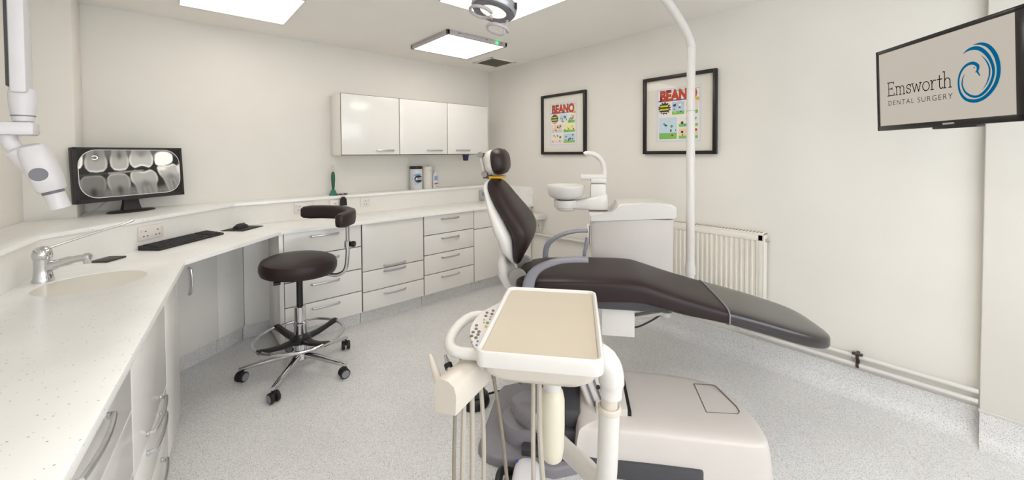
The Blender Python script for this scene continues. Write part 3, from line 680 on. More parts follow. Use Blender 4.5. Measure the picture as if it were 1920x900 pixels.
def picture(label, y0, y1, z0, z1, seed, big):
    """y0 > y1: the far and near edge on the right wall"""
    yc, zc = (y0+y1)/2, (z0+z1)/2; W_, H_ = y0-y1, z1-z0
    t = thing('framed_picture', label, 'picture', (XR, yc, zc), -PI/2, (0, 0, 0), 'framed comic covers on the right wall')   # local x right, -y into the room
    fw, fd = .026, .032; b = NB()
    for q in (-1, 1):
        box(b, (q*(W_/2-fw/2), -fd/2-.001, 0), (fw, fd, H_), bev=.003); box(b, (0, -fd/2-.001, q*(H_/2-fw/2)), (W_-2*fw, fd, fw), bev=.002)
    obj('frame', b, M_frame, t)
    obj('mount', box(NB(), (0, -.010, 0), (W_-2*fw, .006, H_-2*fw)), M_mount, t)
    pw, ph = (.315, .385)
    pz = .0
    obj('print_sheet', box(NB(), (.0, -.0137, pz), (pw*1.10, .0012, ph*1.09)), mat('print_border', '#dedce6', .7, var=.01), t)
    pr = grid_print('comic_cover', pw, ph, 90, 120, poster(seed, big), M_print, t, Matrix.Translation((0, -.0150, pz)) @ Matrix.Rotation(PI/2, 4, 'X'))
    X = Matrix.Translation((0, -.0158, pz+ph*.375)) @ Matrix.Rotation(PI/2, 4, 'X') @ Matrix.Diagonal((.98, 1.25, 1, 1))
    X2 = Matrix.Translation((0, -.0163, pz+ph*.375)) @ Matrix.Rotation(PI/2, 4, 'X') @ Matrix.Diagonal((.98, 1.25, 1, 1))
    b = NB(); text_mesh(b, 'BEANO', .088, X, .0050); obj('title_outline', b, mat('title_dark', '#3a1710', .6), pr, flat=True)
    b = NB(); text_mesh(b, 'BEANO', .088, X2, .0030); o = obj('title_lettering', b, mat('title_red', '#d2391f', .6), pr, flat=True); o['label'] = 'red title BEANO'
    b = NB(); text_mesh(b, 'THE', .022, Matrix.Translation((-.09, -.0163, pz+ph*.472)) @ Matrix.Rotation(PI/2, 4, 'X'), .0006); obj('title_the', b, mat('title_the', '#d0884a', .6), pr, flat=True)
    gl = NB(); gv = [gl.verts.new((x_*(W_/2-fw+.002), -.022, z_*(H_/2-fw+.002))) for x_, z_ in ((-1, -1), (1, -1), (1, 1), (-1, 1))]; gl.faces.new(gv); obj('glass', gl, M_glass, t)
picture('left framed comic cover with red title, nearer the room corner', 2.832, 2.262, 1.385, 1.985, 2, False)
picture('right framed comic cover crossed by the white lamp pole', 1.680, 1.112, 1.386, 1.992, 5, True)

# radiator
RX = 2.862; RY0, RY1, RZ0, RZ1 = .80, 1.78, .30, .876
ra = wthing('radiator', 'white fluted panel radiator on the right wall behind the chair', 'radiator', (RX, (RY0+RY1)/2, RZ0))
b = NB(); n = 29; prof = []
for k in range(n):
    y = RY0+.03+(RY1-RY0-.06)*k/n; st_ = (RY1-RY0-.06)/n
    prof += [(y, .0), (y+st_*.30, .0), (y+st_*.42, .007), (y+st_*.88, .007)]
prof.append((RY1-.03, 0))
for z0_, z1_ in ((RZ0+.045, RZ1-.05),):
    loft(b, [[(RX-.012+d, y, z0_) for y, d in prof], [(RX-.012+d, y, z1_) for y, d in prof]], cap=False, closed=False)
box2(b, (RX-.013, RY0, RZ1-.05), (RX+.003, RY1, RZ1-.008), bev=.004); box2(b, (RX-.013, RY0, RZ0), (RX+.003, RY1, RZ0+.045), bev=.004)
box2(b, (RX-.013, RY0, RZ0), (RX+.003, RY0+.031, RZ1-.008), bev=.003); box2(b, (RX-.013, RY1-.031, RZ0), (RX+.003, RY1, RZ1-.008), bev=.003)
obj('front_panel', b, M_rad, ra)
obj('back_panel', box2(NB(), (RX+.045, RY0+.01, RZ0), (RX+.055, RY1-.01, RZ1-.01)), M_rad, ra)
b = NB(); box2(b, (RX-.014, RY0-.004, RZ1-.010), (RX+.060, RY1+.004, RZ1), bev=.002); obj('top_grille', b, M_rad, ra)
b = NB()
for k in range(46): box(b, (RX+.022, RY0+.02+k*(RY1-RY0-.04)/45, RZ1+.0008), (.04, .009, .002))
obj('grille_slots', b, mat('slot_shadow', '#8f887b', .7), ra)
for y in (RY0-.004, RY1+.002): obj('side_cover', box2(NB(), (RX-.014, y, RZ0+.01), (RX+.060, y+.003, RZ1), bev=.001), M_rad, ra)
b = NB(); lathe(b, [(0, -.012), (.010, -.012), (.012, 0), (.008, .012), (0, .014)], (RX+.022, RY0-.016, RZ1-.045), 14, Matrix.Rotation(PI/2, 4, 'X')); obj('bleed_valve', b, M_steel, ra)
b = NB(); tube(b, smooth([(RX+.02, RY0+.05, RZ0+.02), (RX+.02, RY0+.02, RZ0-.02), (RX+.03, RY0-.02, .25), (2.905, RY0-.06, .24)], 5), .010, 10); obj('tail_pipe', b, M_rad, ra)
for i, (z, lab) in enumerate(((.241, 'upper of the two white heating pipes along the right wall skirting'), (.193, 'lower of the two white heating pipes along the right wall skirting'))):
    solo('heating_pipe', tube(NB(), [(2.906, -.094, z), (2.906, .80 if i == 0 else .95, z)], .0115, 12), M_white, lab, 'pipe', (2.906, .3, z), group='white heating pipes')
pc = wthing('pipe_clip', 'small dark pipe clip holding the heating pipes past the footrest', 'clip', (2.90, .345, .2))
b = NB(); box2(b, (2.91, .338, .180), (XR, .352, .262), bev=.002); obj('bracket', b, M_copper, pc)
b = NB(); tube(b, [(2.906, .338, .241), (2.906, .352, .241)], .0165, 12); tube(b, [(2.906, .338, .193), (2.906, .352, .193)], .0165, 12); obj('clip_ring', b, M_copper, pc)
b = NB(); box2(b, (2.884, .322, .255), (2.912, .368, .262), bev=.002); obj('cap', b, M_copper, pc)
# wall rail and little shelf behind the chair
solo('wall_rail', tube(NB(), [(2.915, 2.10, .575), (2.915, 2.97, .545)], .013, 12), M_white, 'white pipe along the right wall behind the chair armrest', 'pipe', (2.915, 2.5, .56))
ws = wthing('wall_shelf', 'small white wall shelf with a box beneath, right of the backrest', 'shelf', (2.94, 2.85, .74))
obj('shelf_board', box2(NB(), (2.80, 2.775, .720), (2.938, 2.96, .768), bev=.006), M_white, ws)
bx_ = obj('outlet_box', box2(NB(), (2.905, 2.835, .60), (2.938, 2.90, .70), bev=.004), M_white, ws)
obj('keyhole', box2(NB(), (2.903, 2.862, .635), (2.906, 2.870, .648)), M_copper, bx_)

# television
TV = thing('wall_television', 'black wall television showing the Emsworth Dental Surgery screen', 'television', (2.3354, .0471, 1.677), -2.4534, (0, 0, 0))
TT = Matrix.Rotation(.0361, 4, 'X')
def tvo(name, bm, m_, par=TV): bmesh.ops.transform(bm, matrix=TT, verts=bm.verts); return obj(name, bm, m_, par)
b = NB(); box2(b, (-.313, .0, -.180), (.318, .040, .198), bev=.006); tvo('housing', b, M_black)
b = NB(); box2(b, (-.313, -.006, .181), (.318, .004, .198), bev=.002); box2(b, (-.313, -.006, -.180), (.318, .004, -.157), bev=.002)
box2(b, (-.313, -.006, -.180), (-.299, .004, .198), bev=.002); box2(b, (.288, -.006, -.180), (.318, .004, .198), bev=.002); tvo('bezel', b, mat('tv_bezel', '#1b1517', .25))
M_scr = mat('tv_screen', '#050505', .35, emit='#b9b0a5', estr=.92, var=0)
screen = tvo('screen', box2(NB(), (-.299, -.002, -.157), (.288, .002, .181)), M_scr)
M_ink = mat('screen_black', '#050505', .7, var=0, spec=0.)
def teal(n_, h): return mat(n_, '#020304', .7, emit=h, estr=.9, var=0, spec=0.)
FX = TT @ Matrix(((1, 0, 0, 0), (0, 0, 1, -.0045), (0, 1, 0, 0), (0, 0, 0, 1)))   # plane xy -> screen
R1 = [(.1512, .1098), (.179, .1058), (.2054, .0879), (.2269, .0512), (.2352, .0068), (.229, -.0346), (.21, -.0665), (.1829, -.0884), (.151, -.0951), (.1181, -.0836), (.0972, -.0531), (.0924, -.0139), (.1009, .0185), (.1207, .0396), (.1457, .0443), (.1637, .0322), (.1654, .0196), (.1632, .0099), (.172, -.0072)]
W1 = [.002, .009, .0125, .014, .0135, .013, .013, .0125, .0125, .0105, .0085, .0075, .008, .0095, .011, .0115, .0095, .007, .0035]
R2 = [(.1119, .0856), (.1303, .0956), (.155, .0965), (.1785, .0851), (.2011, .0575), (.2154, .0227), (.2177, -.0091), (.2067, -.0423), (.1872, -.067), (.1634, -.0796), (.1391, -.0753), (.1165, -.0561), (.1064, -.0291), (.1091, -.0043), (.118, .0108)]
W2 = [.001, .008, .013, .0135, .012, .0105, .0095, .010, .0105, .009, .0085, .007, .0055, .004, .0008]
R3 = [(.1762, .0664), (.1932, .0435), (.2041, .0173), (.2043, -.0103), (.1955, -.0364), (.1796, -.0585)]; W3 = [.0006, .004, .0055, .0055, .004, .0006]
def brush(P, Wd):
    q = smooth([(p[0], p[1], w_) for p, w_ in zip(P, Wd)], 6); return [(p.x, p.y) for p in q], [max(.0005, p.z) for p in q]
lg = NB()
for P_, W_ in ((R1, W1), (R2, W2), (R3, W3)):
    p_, w_ = brush(P_, W_); ribbon(lg, p_, w_, FX)
ribbon(lg, [(.1485, .0245), (.1520, .0268), (.1550, .0272)], [.001, .0035, .001], FX); ribbon(lg, [(.1540, .0095), (.1600, .0100), (.1660, .0060)], [.0008, .005, .004], FX)
o = obj('swan_emblem', lg, teal('logo_teal', '#045f88'), screen, flat=True); o['label'] = 'teal ring shaped swan emblem'
# slab serif word, drawn stroke by stroke: (advance, strokes)
def arc(cx, cy, rx, ry, a0, a1, n=12): return [(cx+rx*math.cos(math.radians(a0+(a1-a0)*k/n)), cy+ry*math.sin(math.radians(a0+(a1-a0)*k/n))) for k in range(n+1)]
XH = .62
def serif(x, y, l=.10, r=.10): return [(x-l, y), (x+r, y)]
GL = {
 'E': (.78, [[(.10, 0), (.10, 1)], [(-.02, 1), (.62, 1), (.62, .84)], [(-.02, 0), (.66, 0), (.66, .17)], [(.10, .52), (.46, .52)], [(.46, .44), (.46, .60)]]),
 'm': (1.05, [[(.0, XH), (.12, XH), (.12, 0)], serif(.12, 0), [(.12, .40)]+arc(.30, .42, .18, .20, 180, 0, 10)+[(.48, 0)], serif(.48, 0), [(.48, .40)]+arc(.66, .42, .18, .20, 180, 0, 10)+[(.84, 0)], serif(.84, 0)]),
 's': (.52, [arc(.24, .46, .17, .16, 20, 180, 8)+[(.10, .37), (.30, .29), (.41, .22)]+arc(.24, .17, .18, .17, 10, -170, 8), [(.41, .42), (.41, .60)], [(.06, .03), (.06, .22)]]),
 'w': (.92, [[(.06, XH), (.24, .02), (.43, .58), (.62, .02), (.80, XH)], serif(.07, XH), serif(.79, XH)]),
 'o': (.70, [arc(.33, .31, .28, .31, 0, 360, 22)]),
 'r': (.55, [[(.0, XH), (.12, XH), (.12, 0)], serif(.12, 0, .1, .14), [(.12, .36)]+arc(.34, .38, .20, .24, 170, 60, 6)]),
 't': (.46, [[(.18, .88), (.18, .16)]+arc(.32, .15, .14, .15, 180, 330, 6), [(.0, XH), (.38, XH)]]),
 'h': (.74, [[(.0, 1.06), (.12, 1.06), (.12, 0)], serif(.12, 0), [(.12, .40)]+arc(.32, .40, .20, .22, 180, 0, 10)+[(.52, 0)], serif(.52, 0)]),
}
tx = NB(); pen = 0; tot = sum(GL[c_][0] for c_ in 'Emsworth')-.1; S_ = .312/tot; SY = .060
for c_ in 'Emsworth':
    for k_ in GL[c_][1]:
        xo = -.247 + pen*S_; q = [(xo+(p[0])*S_, -.0205-.0085*((xo+p[0]*S_)+.247)/.31*1.0 + p[1]*SY) for p in k_]; segs(tx, q, .0038, FX)
    pen += GL[c_][0]
o = obj('lettering', tx, M_ink, screen, flat=True); o['label'] = 'black slab serif word Emsworth'
tx = NB(); text_mesh(tx, 'DENTAL SURGERY', .0315, FX @ Matrix.Translation((-.0895, -.0605, 0)) @ Matrix.Rotation(-.029, 4, 'Z') @ Matrix.Diagonal((1.03, 1, 1, 1)), -.0003, 1.22)
o = obj('lettering', tx, M_ink, screen, flat=True); o['label'] = 'small black capitals DENTAL SURGERY'
b = NB(); box2(b, (-.02, -.008, -.189), (.16, .02, -.178), bev=.003); tvo('sensor_bar', b, M_black)
b = NB(); box2(b, (.028, -.0085, -.173), (.075, -.0055, -.166)); tvo('maker_badge', b, M_steel)
b = NB(); box2(b, (-.09, .040, -.08), (.09, .055, .10), bev=.003); tvo('mount_plate', b, M_dark)
# folding bracket back to the pier
q0 = Matrix.Translation((2.3354, .0471, 1.677)) @ Matrix.Rotation(-2.4534, 4, 'Z')
p1 = Vector((0, .055, .0)); p3 = q0.inverted() @ Vector((2.89, -.20, 1.677)); p2 = (p1+p3)/2 + Vector((.03, .02, 0))
b = NB(); tube(b, [p1, p2, p3], .018, 10); obj('wall_bracket', b, M_dark, TV)
b = NB(); box(b, p3, (.02, .10, .16), rot=Matrix.Rotation(2.4534, 4, 'Z'), bev=.003); obj('wall_plate', b, M_dark, TV)

# ------------------------------------------------------------------ stool
ST = Vector((.632, 2.787, 0))
so = thing('operator_stool', 'black round seated operator stool with chrome foot ring and five castors', 'stool', ST, 0, (0, 0, 0))
b = NB(); lathe(b, [(0, .655), (.19, .656), (.215, .662), (.224, .685), (.224, .715), (.214, .738), (.19, .750), (.10, .757), (0, .758)], (0, 0, 0), 48); obj('seat', tr(b, Matrix.Translation((0, 0, .685)) @ Matrix.Rotation(.05, 4, Vector((.6, .75, 0))) @ Matrix.Translation((0, 0, -.70))), M_uphol, so)
b = NB(); box(b, (0, 0, .647), (.20, .16, .016), bev=.004); box(b, (0, 0, .63), (.06, .06, .03), bev=.006); obj('seat_plate', b, M_steel, so)
b = NB(); tube(b, [(-.05, -.06, .638), (-.14, -.12, .634)], .005, 8); lathe(b, [(0, -.02), (.012, -.018), (.012, .018), (0, .02)], (-.15, -.126, .633), 12, Matrix.Rotation(PI/2, 4, 'Y')); obj('height_lever', b, M_black, so)
b = NB(); lathe(b, [(.0, .37), (.019, .37), (.019, .63), (0, .63)], (0, 0, 0), 20); obj('gas_spring', b, M_black, so)
b = NB(); lathe(b, [(0, .10), (.036, .10), (.036, .30), (.039, .305), (.039, .318), (.034, .322), (.034, .42), (.03, .425), (0, .425)], (0, 0, 0), 28); obj('column', b, M_chrome, so)
RNG = .255; RZ_ = .232
b = NB(); ring = [(RNG*math.cos(2*PI*k/48), RNG*math.sin(2*PI*k/48), RZ_) for k in range(49)]; tube(b, ring, .0105, 10, cap=False); obj('foot_ring', b, M_chrome, so)
b = NB(); lathe(b, [(.037, RZ_-.045), (.060, RZ_-.043), (.062, RZ_-.01), (.040, RZ_)], (0, 0, 0), 24); hub = obj('ring_hub', b, M_black, so)
for k in range(4):
    a = .35 + k*PI/2; d = Vector((math.cos(a), math.sin(a), 0)); n_ = Vector((-d.y, d.x, 0)); b = NB()
    rings = []
    for rr, hw, zc_, hh in ((.05, .032, RZ_-.028, .015), (.12, .026, RZ_-.026, .013), (.19, .022, RZ_-.014, .012), (.245, .024, RZ_, .013), (.262, .024, RZ_+.002, .013)):
        rings.append([d*rr + n_*p[0] + Vector((0, 0, p[1])) for p in sup(0, zc_, hw, hh, 3, 12)])
    loft(b, rings); obj('ring_spoke', b, M_black, so)
b = NB(); lathe(b, [(0, .075), (.045, .075), (.055, .09), (.052, .125), (.037, .14), (0, .14)], (0, 0, 0), 24); obj('base_hub', b, M_chrome, so)
ang0 = math.atan2(2.509-2.787, .415-.632)
for k in range(5):
    a = ang0 + k*2*PI/5 + (.0); d = Vector((math.cos(a), math.sin(a), 0)); n_ = Vector((-d.y, d.x, 0)); b = NB(); rings = []
    for rr, hw, zc_, hh in ((.03, .024, .112, .018), (.12, .021, .107, .016), (.24, .017, .092, .013), (.315, .016, .084, .012), (.338, .012, .082, .009)):
        rings.append([d*rr + n_*p[0] + Vector((0, 0, p[1])) for p in sup(0, zc_, hw, hh, 2.6, 14)])
    loft(b, rings); lg_ = obj('leg', b, M_chrome, so)
    cc = d*.325 + Vector((0, 0, .030)); ca = a + 1.0; Rw = Matrix.Rotation(ca, 4, 'Z') @ Matrix.Rotation(PI/2, 4, 'X')
    b = NB()
    for e in (-1, 1): lathe(b, [(0, e*.006), (.022, e*.006), (.030, e*.009), (.030, e*.024), (.026, e*.027), (0, e*.027)], cc, 24, Rw)
    ca_ = obj('castor', b, M_rubber, so)
    for e in (-1, 1):
        b = NB(); lathe(b, [(.012, e*.0265), (.021, e*.0275), (.023, e*.0285), (.012, e*.0285)], cc, 24, Rw); obj('wheel_rim', b, M_grey, ca_)
    b = NB(); box(b, cc+Vector((0, 0, .022)), (.030, .014, .034), rz=ca, bev=.004); lathe(b, [(0, .03), (.008, .03), (.008, .056), (0, .056)], (cc.x, cc.y, 0), 12); obj('castor_fork', b, M_black, ca_)
# curved arm support: camera-independent angles about the stool axis
a_r = math.atan2(-.663, .7485)      # direction of the post
def ar(phi, R_, z): return Vector((R_*math.cos(a_r+phi), R_*math.sin(a_r+phi), z))
b = NB(); rings = []
ph = [math.radians(x) for x in (-19, -17, -10, 10, 30, 50, 70, 90, 104, 113, 116)]
sc2 = [.55, .85, 1, 1, 1, 1, 1, 1, 1, .85, .55]
for p_, k_ in zip(ph, sc2):
    c0 = ar(p_, .315, .985); rad = ar(p_, 1, 0)
    rings.append([c0 + rad*q[0] + Vector((0, 0, q[1])) for q in sup(0, 0, .034*k_, .047*k_, 3.4, 20)])
loft(b, rings); obj('arm_pad', b, M_uphol, so)
b = NB(); tube(b, smooth([tuple(ar(0, .05, .64)), tuple(ar(0, .16, .632)), tuple(ar(0, .24, .622)), tuple(ar(0, .295, .655)), tuple(ar(0, .312, .74)), tuple(ar(0, .315, .84)), tuple(ar(0, .315, .95))], 6), .0125, 12); obj('support_arm', b, M_chrome, so)
b = NB(); lathe(b, [(.0125, .80), (.019, .802), (.019, .842), (.0125, .845)], tuple(ar(0, .314, 0)), 20); obj('clamp', b, M_chrome, so)
kc = ar(.0, .314, .822)+Vector((.7485, -.663, 0))*.036; b = NB(); tube(b, [ar(0, .314, .822), kc], .005, 8); lathe(b, [(0, -.014), (.018, -.012), (.020, 0), (.018, .012), (0, .014)], kc, 16, Matrix.Rotation(a_r, 4, 'Z') @ Matrix.Rotation(PI/2, 4, 'Y')); obj('clamp_knob', b, M_black, so)

# ------------------------------------------------------------------ dental chair (own frame: x = towards the feet, y = away from the worktop side)
CO = Vector((2.149, .835, 0)); CRZ = math.atan2(-.779, .627)
Ax = Vector((math.cos(CRZ), math.sin(CRZ), 0)); Wx = Vector((-Ax.y, Ax.x, 0))
def cthing(name, label, cat, s, w, z=0, group=None): return thing(name, label, cat, CO + Ax*s + Wx*w + Vector((0, 0, z)), CRZ, (s, w, z), group)
ch = cthing('dental_chair', 'dark brown reclining dental chair on a low beige base', 'dental chair', -.35, -.15)
def cushion(rows, n=4.5, seg=36):
    rings = []
    for s, zt, zb, hw in rows: rings.append([(s, p[0], p[1]) for p in sup(0, (zt+zb)/2, hw, (zt-zb)/2, n, seg)])
    return rings
def dens(rows, k=4):
    q = smooth([(r[0], r[1], r[2]) for r in rows], k); h = smooth([(r[0], r[3], 0) for r in rows], k)
    return [(a.x, a.y, a.z, c_.y) for a, c_ in zip(q, h)]
seat = [(-1.035, .715, .675, .10), (-1.02, .735, .655, .17), (-.98, .752, .642, .215), (-.90, .764, .636, .236), (-.75, .772, .634, .243), (-.58, .777, .640, .245), (-.42, .776, .650, .245), (-.33, .755, .638, .244), (-.20, .715, .607, .242), (-.08, .681, .590, .241), (-.002, .660, .578, .240)]
b = NB(); loft(b, cushion(dens(seat, 4))); obj('seat_cushion', b, M_uphol, ch, sharp=60)
legs = [(.002, .659, .578, .240), (.10, .637, .555, .240), (.20, .612, .530, .239), (.30, .585, .503, .234), (.38, .564, .484, .218), (.44, .547, .472, .185), (.475, .533, .472, .145), (.495, .520, .478, .09), (.502, .508, .486, .05)]
b = NB(); loft(b, cushion(dens(legs, 4), 5)); lc = obj('leg_cushion', b, M_foot, ch, sharp=60); lc['label'] = 'shiny covered leg section'
b = NB(); rr = [(0.0, p[0], p[1]) for p in sup(0, .619, .2425, .0435, 4.6, 40)]; tube(b, rr+[rr[0]], .0035, 8, cap=False); obj('seam_piping', b, M_grey, ch)
b = NB(); rr = [(a[0], -.2385+.001*0, a[1]) for a in ((.01, .612), (.10, .590), (.20, .564), (.26, .548))]; tube(b, rr, .0035, 8); obj('leg_trim', b, M_black, ch)
# backrest pad and shell: stations (z, s_front, s_back, half width)
bk = [(.785, -1.025, -1.045, .06), (.80, -1.012, -1.050, .10), (.83, -.998, -1.052, .145), (.87, -.975, -1.048, .185), (.92, -.952, -1.046, .215), (.97, -.943, -1.055, .23), (1.02, -.955, -1.082, .228), (1.07, -.988, -1.115, .212), (1.12, -1.028, -1.150, .190), (1.17, -1.068, -1.180, .165), (1.21, -1.098, -1.197, .140), (1.24, -1.125, -1.200, .105), (1.256, -1.148, -1.192, .06)]
def bdens(rows, k=3):
    a = smooth([(r[0], r[1], r[2]) for r in rows], k); h = smooth([(r[0], r[3], 0) for r in rows], k); return [(p.x, p.y, p.z, q.y) for p, q in zip(a, h)]
b = NB(); rings = []
for z, sf, sb_, hw in bdens(bk): rings.append([((sf+sb_)/2 + q[1], q[0], z) for q in sup(0, 0, hw, (sf-sb_)/2, 3.2, 36)])
loft(b, rings); obj('backrest_pad', b, M_uphol, ch, sharp=60)
b = NB(); rings = []
for z, sf, sb_, hw in bdens(bk):
    hw2 = hw+.006; d = float(np.interp(z, [.785, .83, .89, .98, 1.08, 1.16, 1.256], [.008, .025, .075, .095, .06, .022, .010])); s1 = sb_ + .016; s0 = sb_ - d
    rings.append([((s1+s0)/2 + q[1], q[0], z) for q in sup(0, 0, hw2, (s1-s0)/2, 2.8, 36)])
loft(b, rings); obj('backrest_shell', b, M_white, ch, sharp=60)
b = NB(); rings = []
for s, z, hw, hd in ((-1.085, .93, .10, .022), (-1.105, .86, .125, .026), (-1.112, .80, .13, .030), (-1.105, .73, .125, .034), (-1.075, .675, .115, .036), (-1.01, .635, .10, .034), (-.90, .615, .09, .03)):
    rings.append((s, z, hw, hd))
pts = [Vector((r[0], 0, r[1])) for r in rings]; RR = []
for i, r in enumerate(rings):
    t = (pts[min(i+1, len(pts)-1)]-pts[max(i-1, 0)]).normalized(); n_ = Vector((t.z, 0, -t.x))
    RR.append([pts[i] + n_*q[1] + Vector((0, q[0], 0)) for q in sup(0, 0, r[2], r[3], 3.5, 24)])
loft(b, RR); obj('back_bracket', b, M_white, ch, sharp=60)
for e in (-1, 1):
    b = NB(); lathe(b, [(0, -.016), (.045, -.014), (.05, 0), (.045, .014), (0, .016)], (-1.02, e*.135, .735), 24, Matrix.Rotation(PI/2, 4, 'X')); obj('hinge_disc', b, mat('hinge_grey', '#9c9893', .35), ch)
# headrest
HR = Matrix.Translation((-1.155, 0, 1.352)) @ Matrix.Rotation(-.12, 4, 'Y')
def hring(rows, n=2.6, seg=32, cx=0): return [[HR @ Vector((x, q[0], q[1])) for q in sup(0, 0, hw, hh, n, seg)] for x, hw, hh in rows]
b = NB(); loft(b, hring([(-.012, .125, .070), (.0, .132, .076), (.020, .132, .077), (.045, .122, .068), (.060, .095, .050), (.066, .05, .025)])); obj('headrest_pad', b, M_uphol, ch, sharp=60)
b = NB(); loft(b, hring([(-.064, .04, .03), (-.058, .085, .055), (-.045, .108, .066), (-.025, .118, .072), (-.012, .120, .072)])); obj('headrest_shell', b, M_white, ch, sharp=60)
hl = NB(); box(hl, (-1.235, -.03, 1.337), (.016, .022, .105), rot=Matrix.Rotation(-.22, 4, 'Y'), bev=.004); lk = obj('headrest_link', hl, M_white, ch)
b = NB()
for c_ in ((-1.246, -.03, 1.392), (-1.222, -.03, 1.283)): lathe(b, [(0, -.018), (.017, -.018), (.019, 0), (.017, .018), (0, .018)], c_, 18, Matrix.Rotation(PI/2, 4, 'X'))
obj('link_pivot', b, mat('hinge_grey', '#9c9893', .35), lk)
b = NB(); box(b, (-1.205, -.03, 1.268), (.05, .03, .022), bev=.004); obj('link_mount', b, M_dark, lk)
b = NB(); box(b, (-1.225, -.03, 1.392), (.04, .02, .02), bev=.004); obj('link_mount', b, M_dark, lk)
b = NB(); box2(b, (-1.195, -.055, 1.258), (-1.115, .055, 1.272), bev=.003); o = obj('headrest_strap', b, M_yellow, ch); o['label'] = 'yellow strip below the headrest'
# armrests: flat curved grey bars
def armrest(w, pts):
    q = smooth([(p[0], w, p[1]) for p in pts], 5); hh = smooth([(i, p[2], 0) for i, p in enumerate(pts)], 5); RR = []
    for i, p in enumerate(q):
        t = (q[min(i+1, len(q)-1)]-q[max(i-1, 0)]).normalized(); n_ = Vector((-t.z, 0, t.x)); e = hh[i].y
        RR.append([p + n_*k_[1] + Vector((0, k_[0], 0)) for k_ in sup(0, 0, .026, e, 3, 16)])
    return loft(NB(), RR)
obj('armrest', armrest(-.262, [(-.945, .665, .030), (-.945, .735, .030), (-.925, .790, .026), (-.880, .832, .018), (-.800, .864, .014), (-.720, .876, .013), (-.650, .878, .013)]), M_grey, ch, sharp=60)
obj('armrest', armrest(.262, [(-.902, .70, .017), (-.902, .775, .018), (-.885, .830, .018), (-.840, .868, .014), (-.780, .896, .012), (-.71, .913, .010), (-.640, .918, .010)]), M_grey, ch, sharp=60)
# underside, lift arm, base
b = NB(); box2(b, (-.95, -.17, .60), (-.25, .17, .645), bev=.01); obj('seat_frame', b, M_dark, ch)
b = NB(); box2(b, (-.578, -.12, .445), (-.412, -.105, .640), bev=.002); obj('side_plate', b, M_white, ch)
b = NB(); tube(b, [(-.45, .05, .465), (-.22, .05, .520)], .014, 10); box(b, (-.33, .05, .500), (.22, .05, .018), rot=Matrix.Rotation(-.23, 4, 'Y'), bev=.004); obj('leg_strut', b, M_beige, ch)
b = NB(); lathe(b, [(0, .500), (.030, .500), (.033, .505), (.033, .525), (.012, .53), (.012, .60), (0, .60)], (-.225, .05, 0), 20); obj('strut_foot', b, M_white, ch)
b = NB(); tube(b, smooth([(-.47, .02, .43), (-.38, .02, .44), (-.30, .03, .478), (-.25, .04, .510)], 5), .005, 8); obj('cable', b, M_black, ch)
def slant(p, q, w0, w1, th):
    p = Vector((p[0], 0, p[1])); q = Vector((q[0], 0, q[1])); t = (q-p).normalized(); n_ = Vector((-t.z, 0, t.x)); R_ = []
    for e in (p, q): R_.append([Vector((e.x, w, e.z)) + n_*k_ for w, k_ in ((w0, -th), (w1, -th), (w1, th), (w0, th))])
    bm = loft(NB(), R_); bmesh.ops.bevel(bm, geom=list(bm.edges), offset=.008, segments=2, affect='EDGES'); return bm
obj('lift_arm', slant((-.545, .115), (-.72, .58), -.335, -.02, .075), M_beige, ch)
for k, w in enumerate((-.336,)):
    for th in (-.02, .02):
        bm = slant((-.575+th, .14), (-.745+th, .58), w-.002, w+.004, .0025); obj('arm_groove', bm, M_grey, ch)
obj('lift_link', slant((-.72, .10), (-.90, .58), -.22, -.02, .03), M_dark, ch)
OUT = [(-.70, -.40), (-.66, -.44), (-.40, -.435), (-.05, -.435), (.06, -.43), (.105, -.405), (.122, -.34), (.122, -.22), (.100, -.11), (.055, .0), (-.01, .065), (-.10, .10), (-.30, .115), (-.60, .115), (-.68, .10), (-.70, .06)]
pl = smooth([(p[0]-(.03 if p[0] > -.2 else 0), -.475+(p[1]+.435)*.90, 0) for p in OUT], 4, closed=True); cw = -.228; cs = -.30
def lay(f, z, hump=0): return [Vector((cs+(p.x-cs)*f, cw+(p.y-cw)*f, z)) for p in pl]
b = NB(); loft(b, [lay(1.05, .0), lay(1.05, .02), lay(1.02, .14), lay(1.0, .180), lay(.985, .190), lay(.96, .195), lay(.90, .200), lay(.80, .203), lay(.6, .204), lay(.3, .204), lay(.02, .204)]); base = obj('base_cover', b, M_beige, ch, sharp=50)
b = NB(); hp = [(-.111, -.075), (-.02, -.070), (-.005, -.080), (.035, -.235), (.034, -.268), (.020, -.288), (-.118, -.302)]
hz = lambda p: .2015 if p[0] > 0 else .203
loop = [(p[0], p[1], hz(p)+.001) for p in hp]; tube(b, loop+[loop[0]], .0028, 6, cap=False); obj('hatch_outline', b, mat('hatch_line', '#7a716b', .6), base)
b = NB(); box2(b, (-.475, -.385, .14), (-.462, -.045, .226)); obj('slot', b, M_black, base)
b = NB(); box2(b, (-.62, -.39, .14), (-.476, -.04, .236), bev=.012); obj('arm_cover', b, M_beige, base)
b = NB(); prism(b, [(-.95, -.492), (-.26, -.502), (-.205, -.498), (-.185, -.488), (-.18, -.44), (-.95, -.44)], .0, .075, bev=.010); obj('dark_skirt', b, M_dark, ch)
b = NB(); box2(b, (-.92, -.42, .03), (-.68, .02, .13), bev=.02); box2(b, (-.78, -.40, .12), (-.69, -.08, .21), bev=.02); obj('undercarriage', b, M_dark, ch)
GP = [(-.70, -.50), (-.80, -.545), (-1.06, -.52), (-1.125, -.50), (-1.160, -.455), (-1.155, -.05), (-1.130, .02), (-1.06, .06), (-.95, .08), (-.70, .08)]
b = NB(); prism(b, GP, 0, .045, bev=.012, seg=3); obj('foot_plate', b, M_plate, ch)
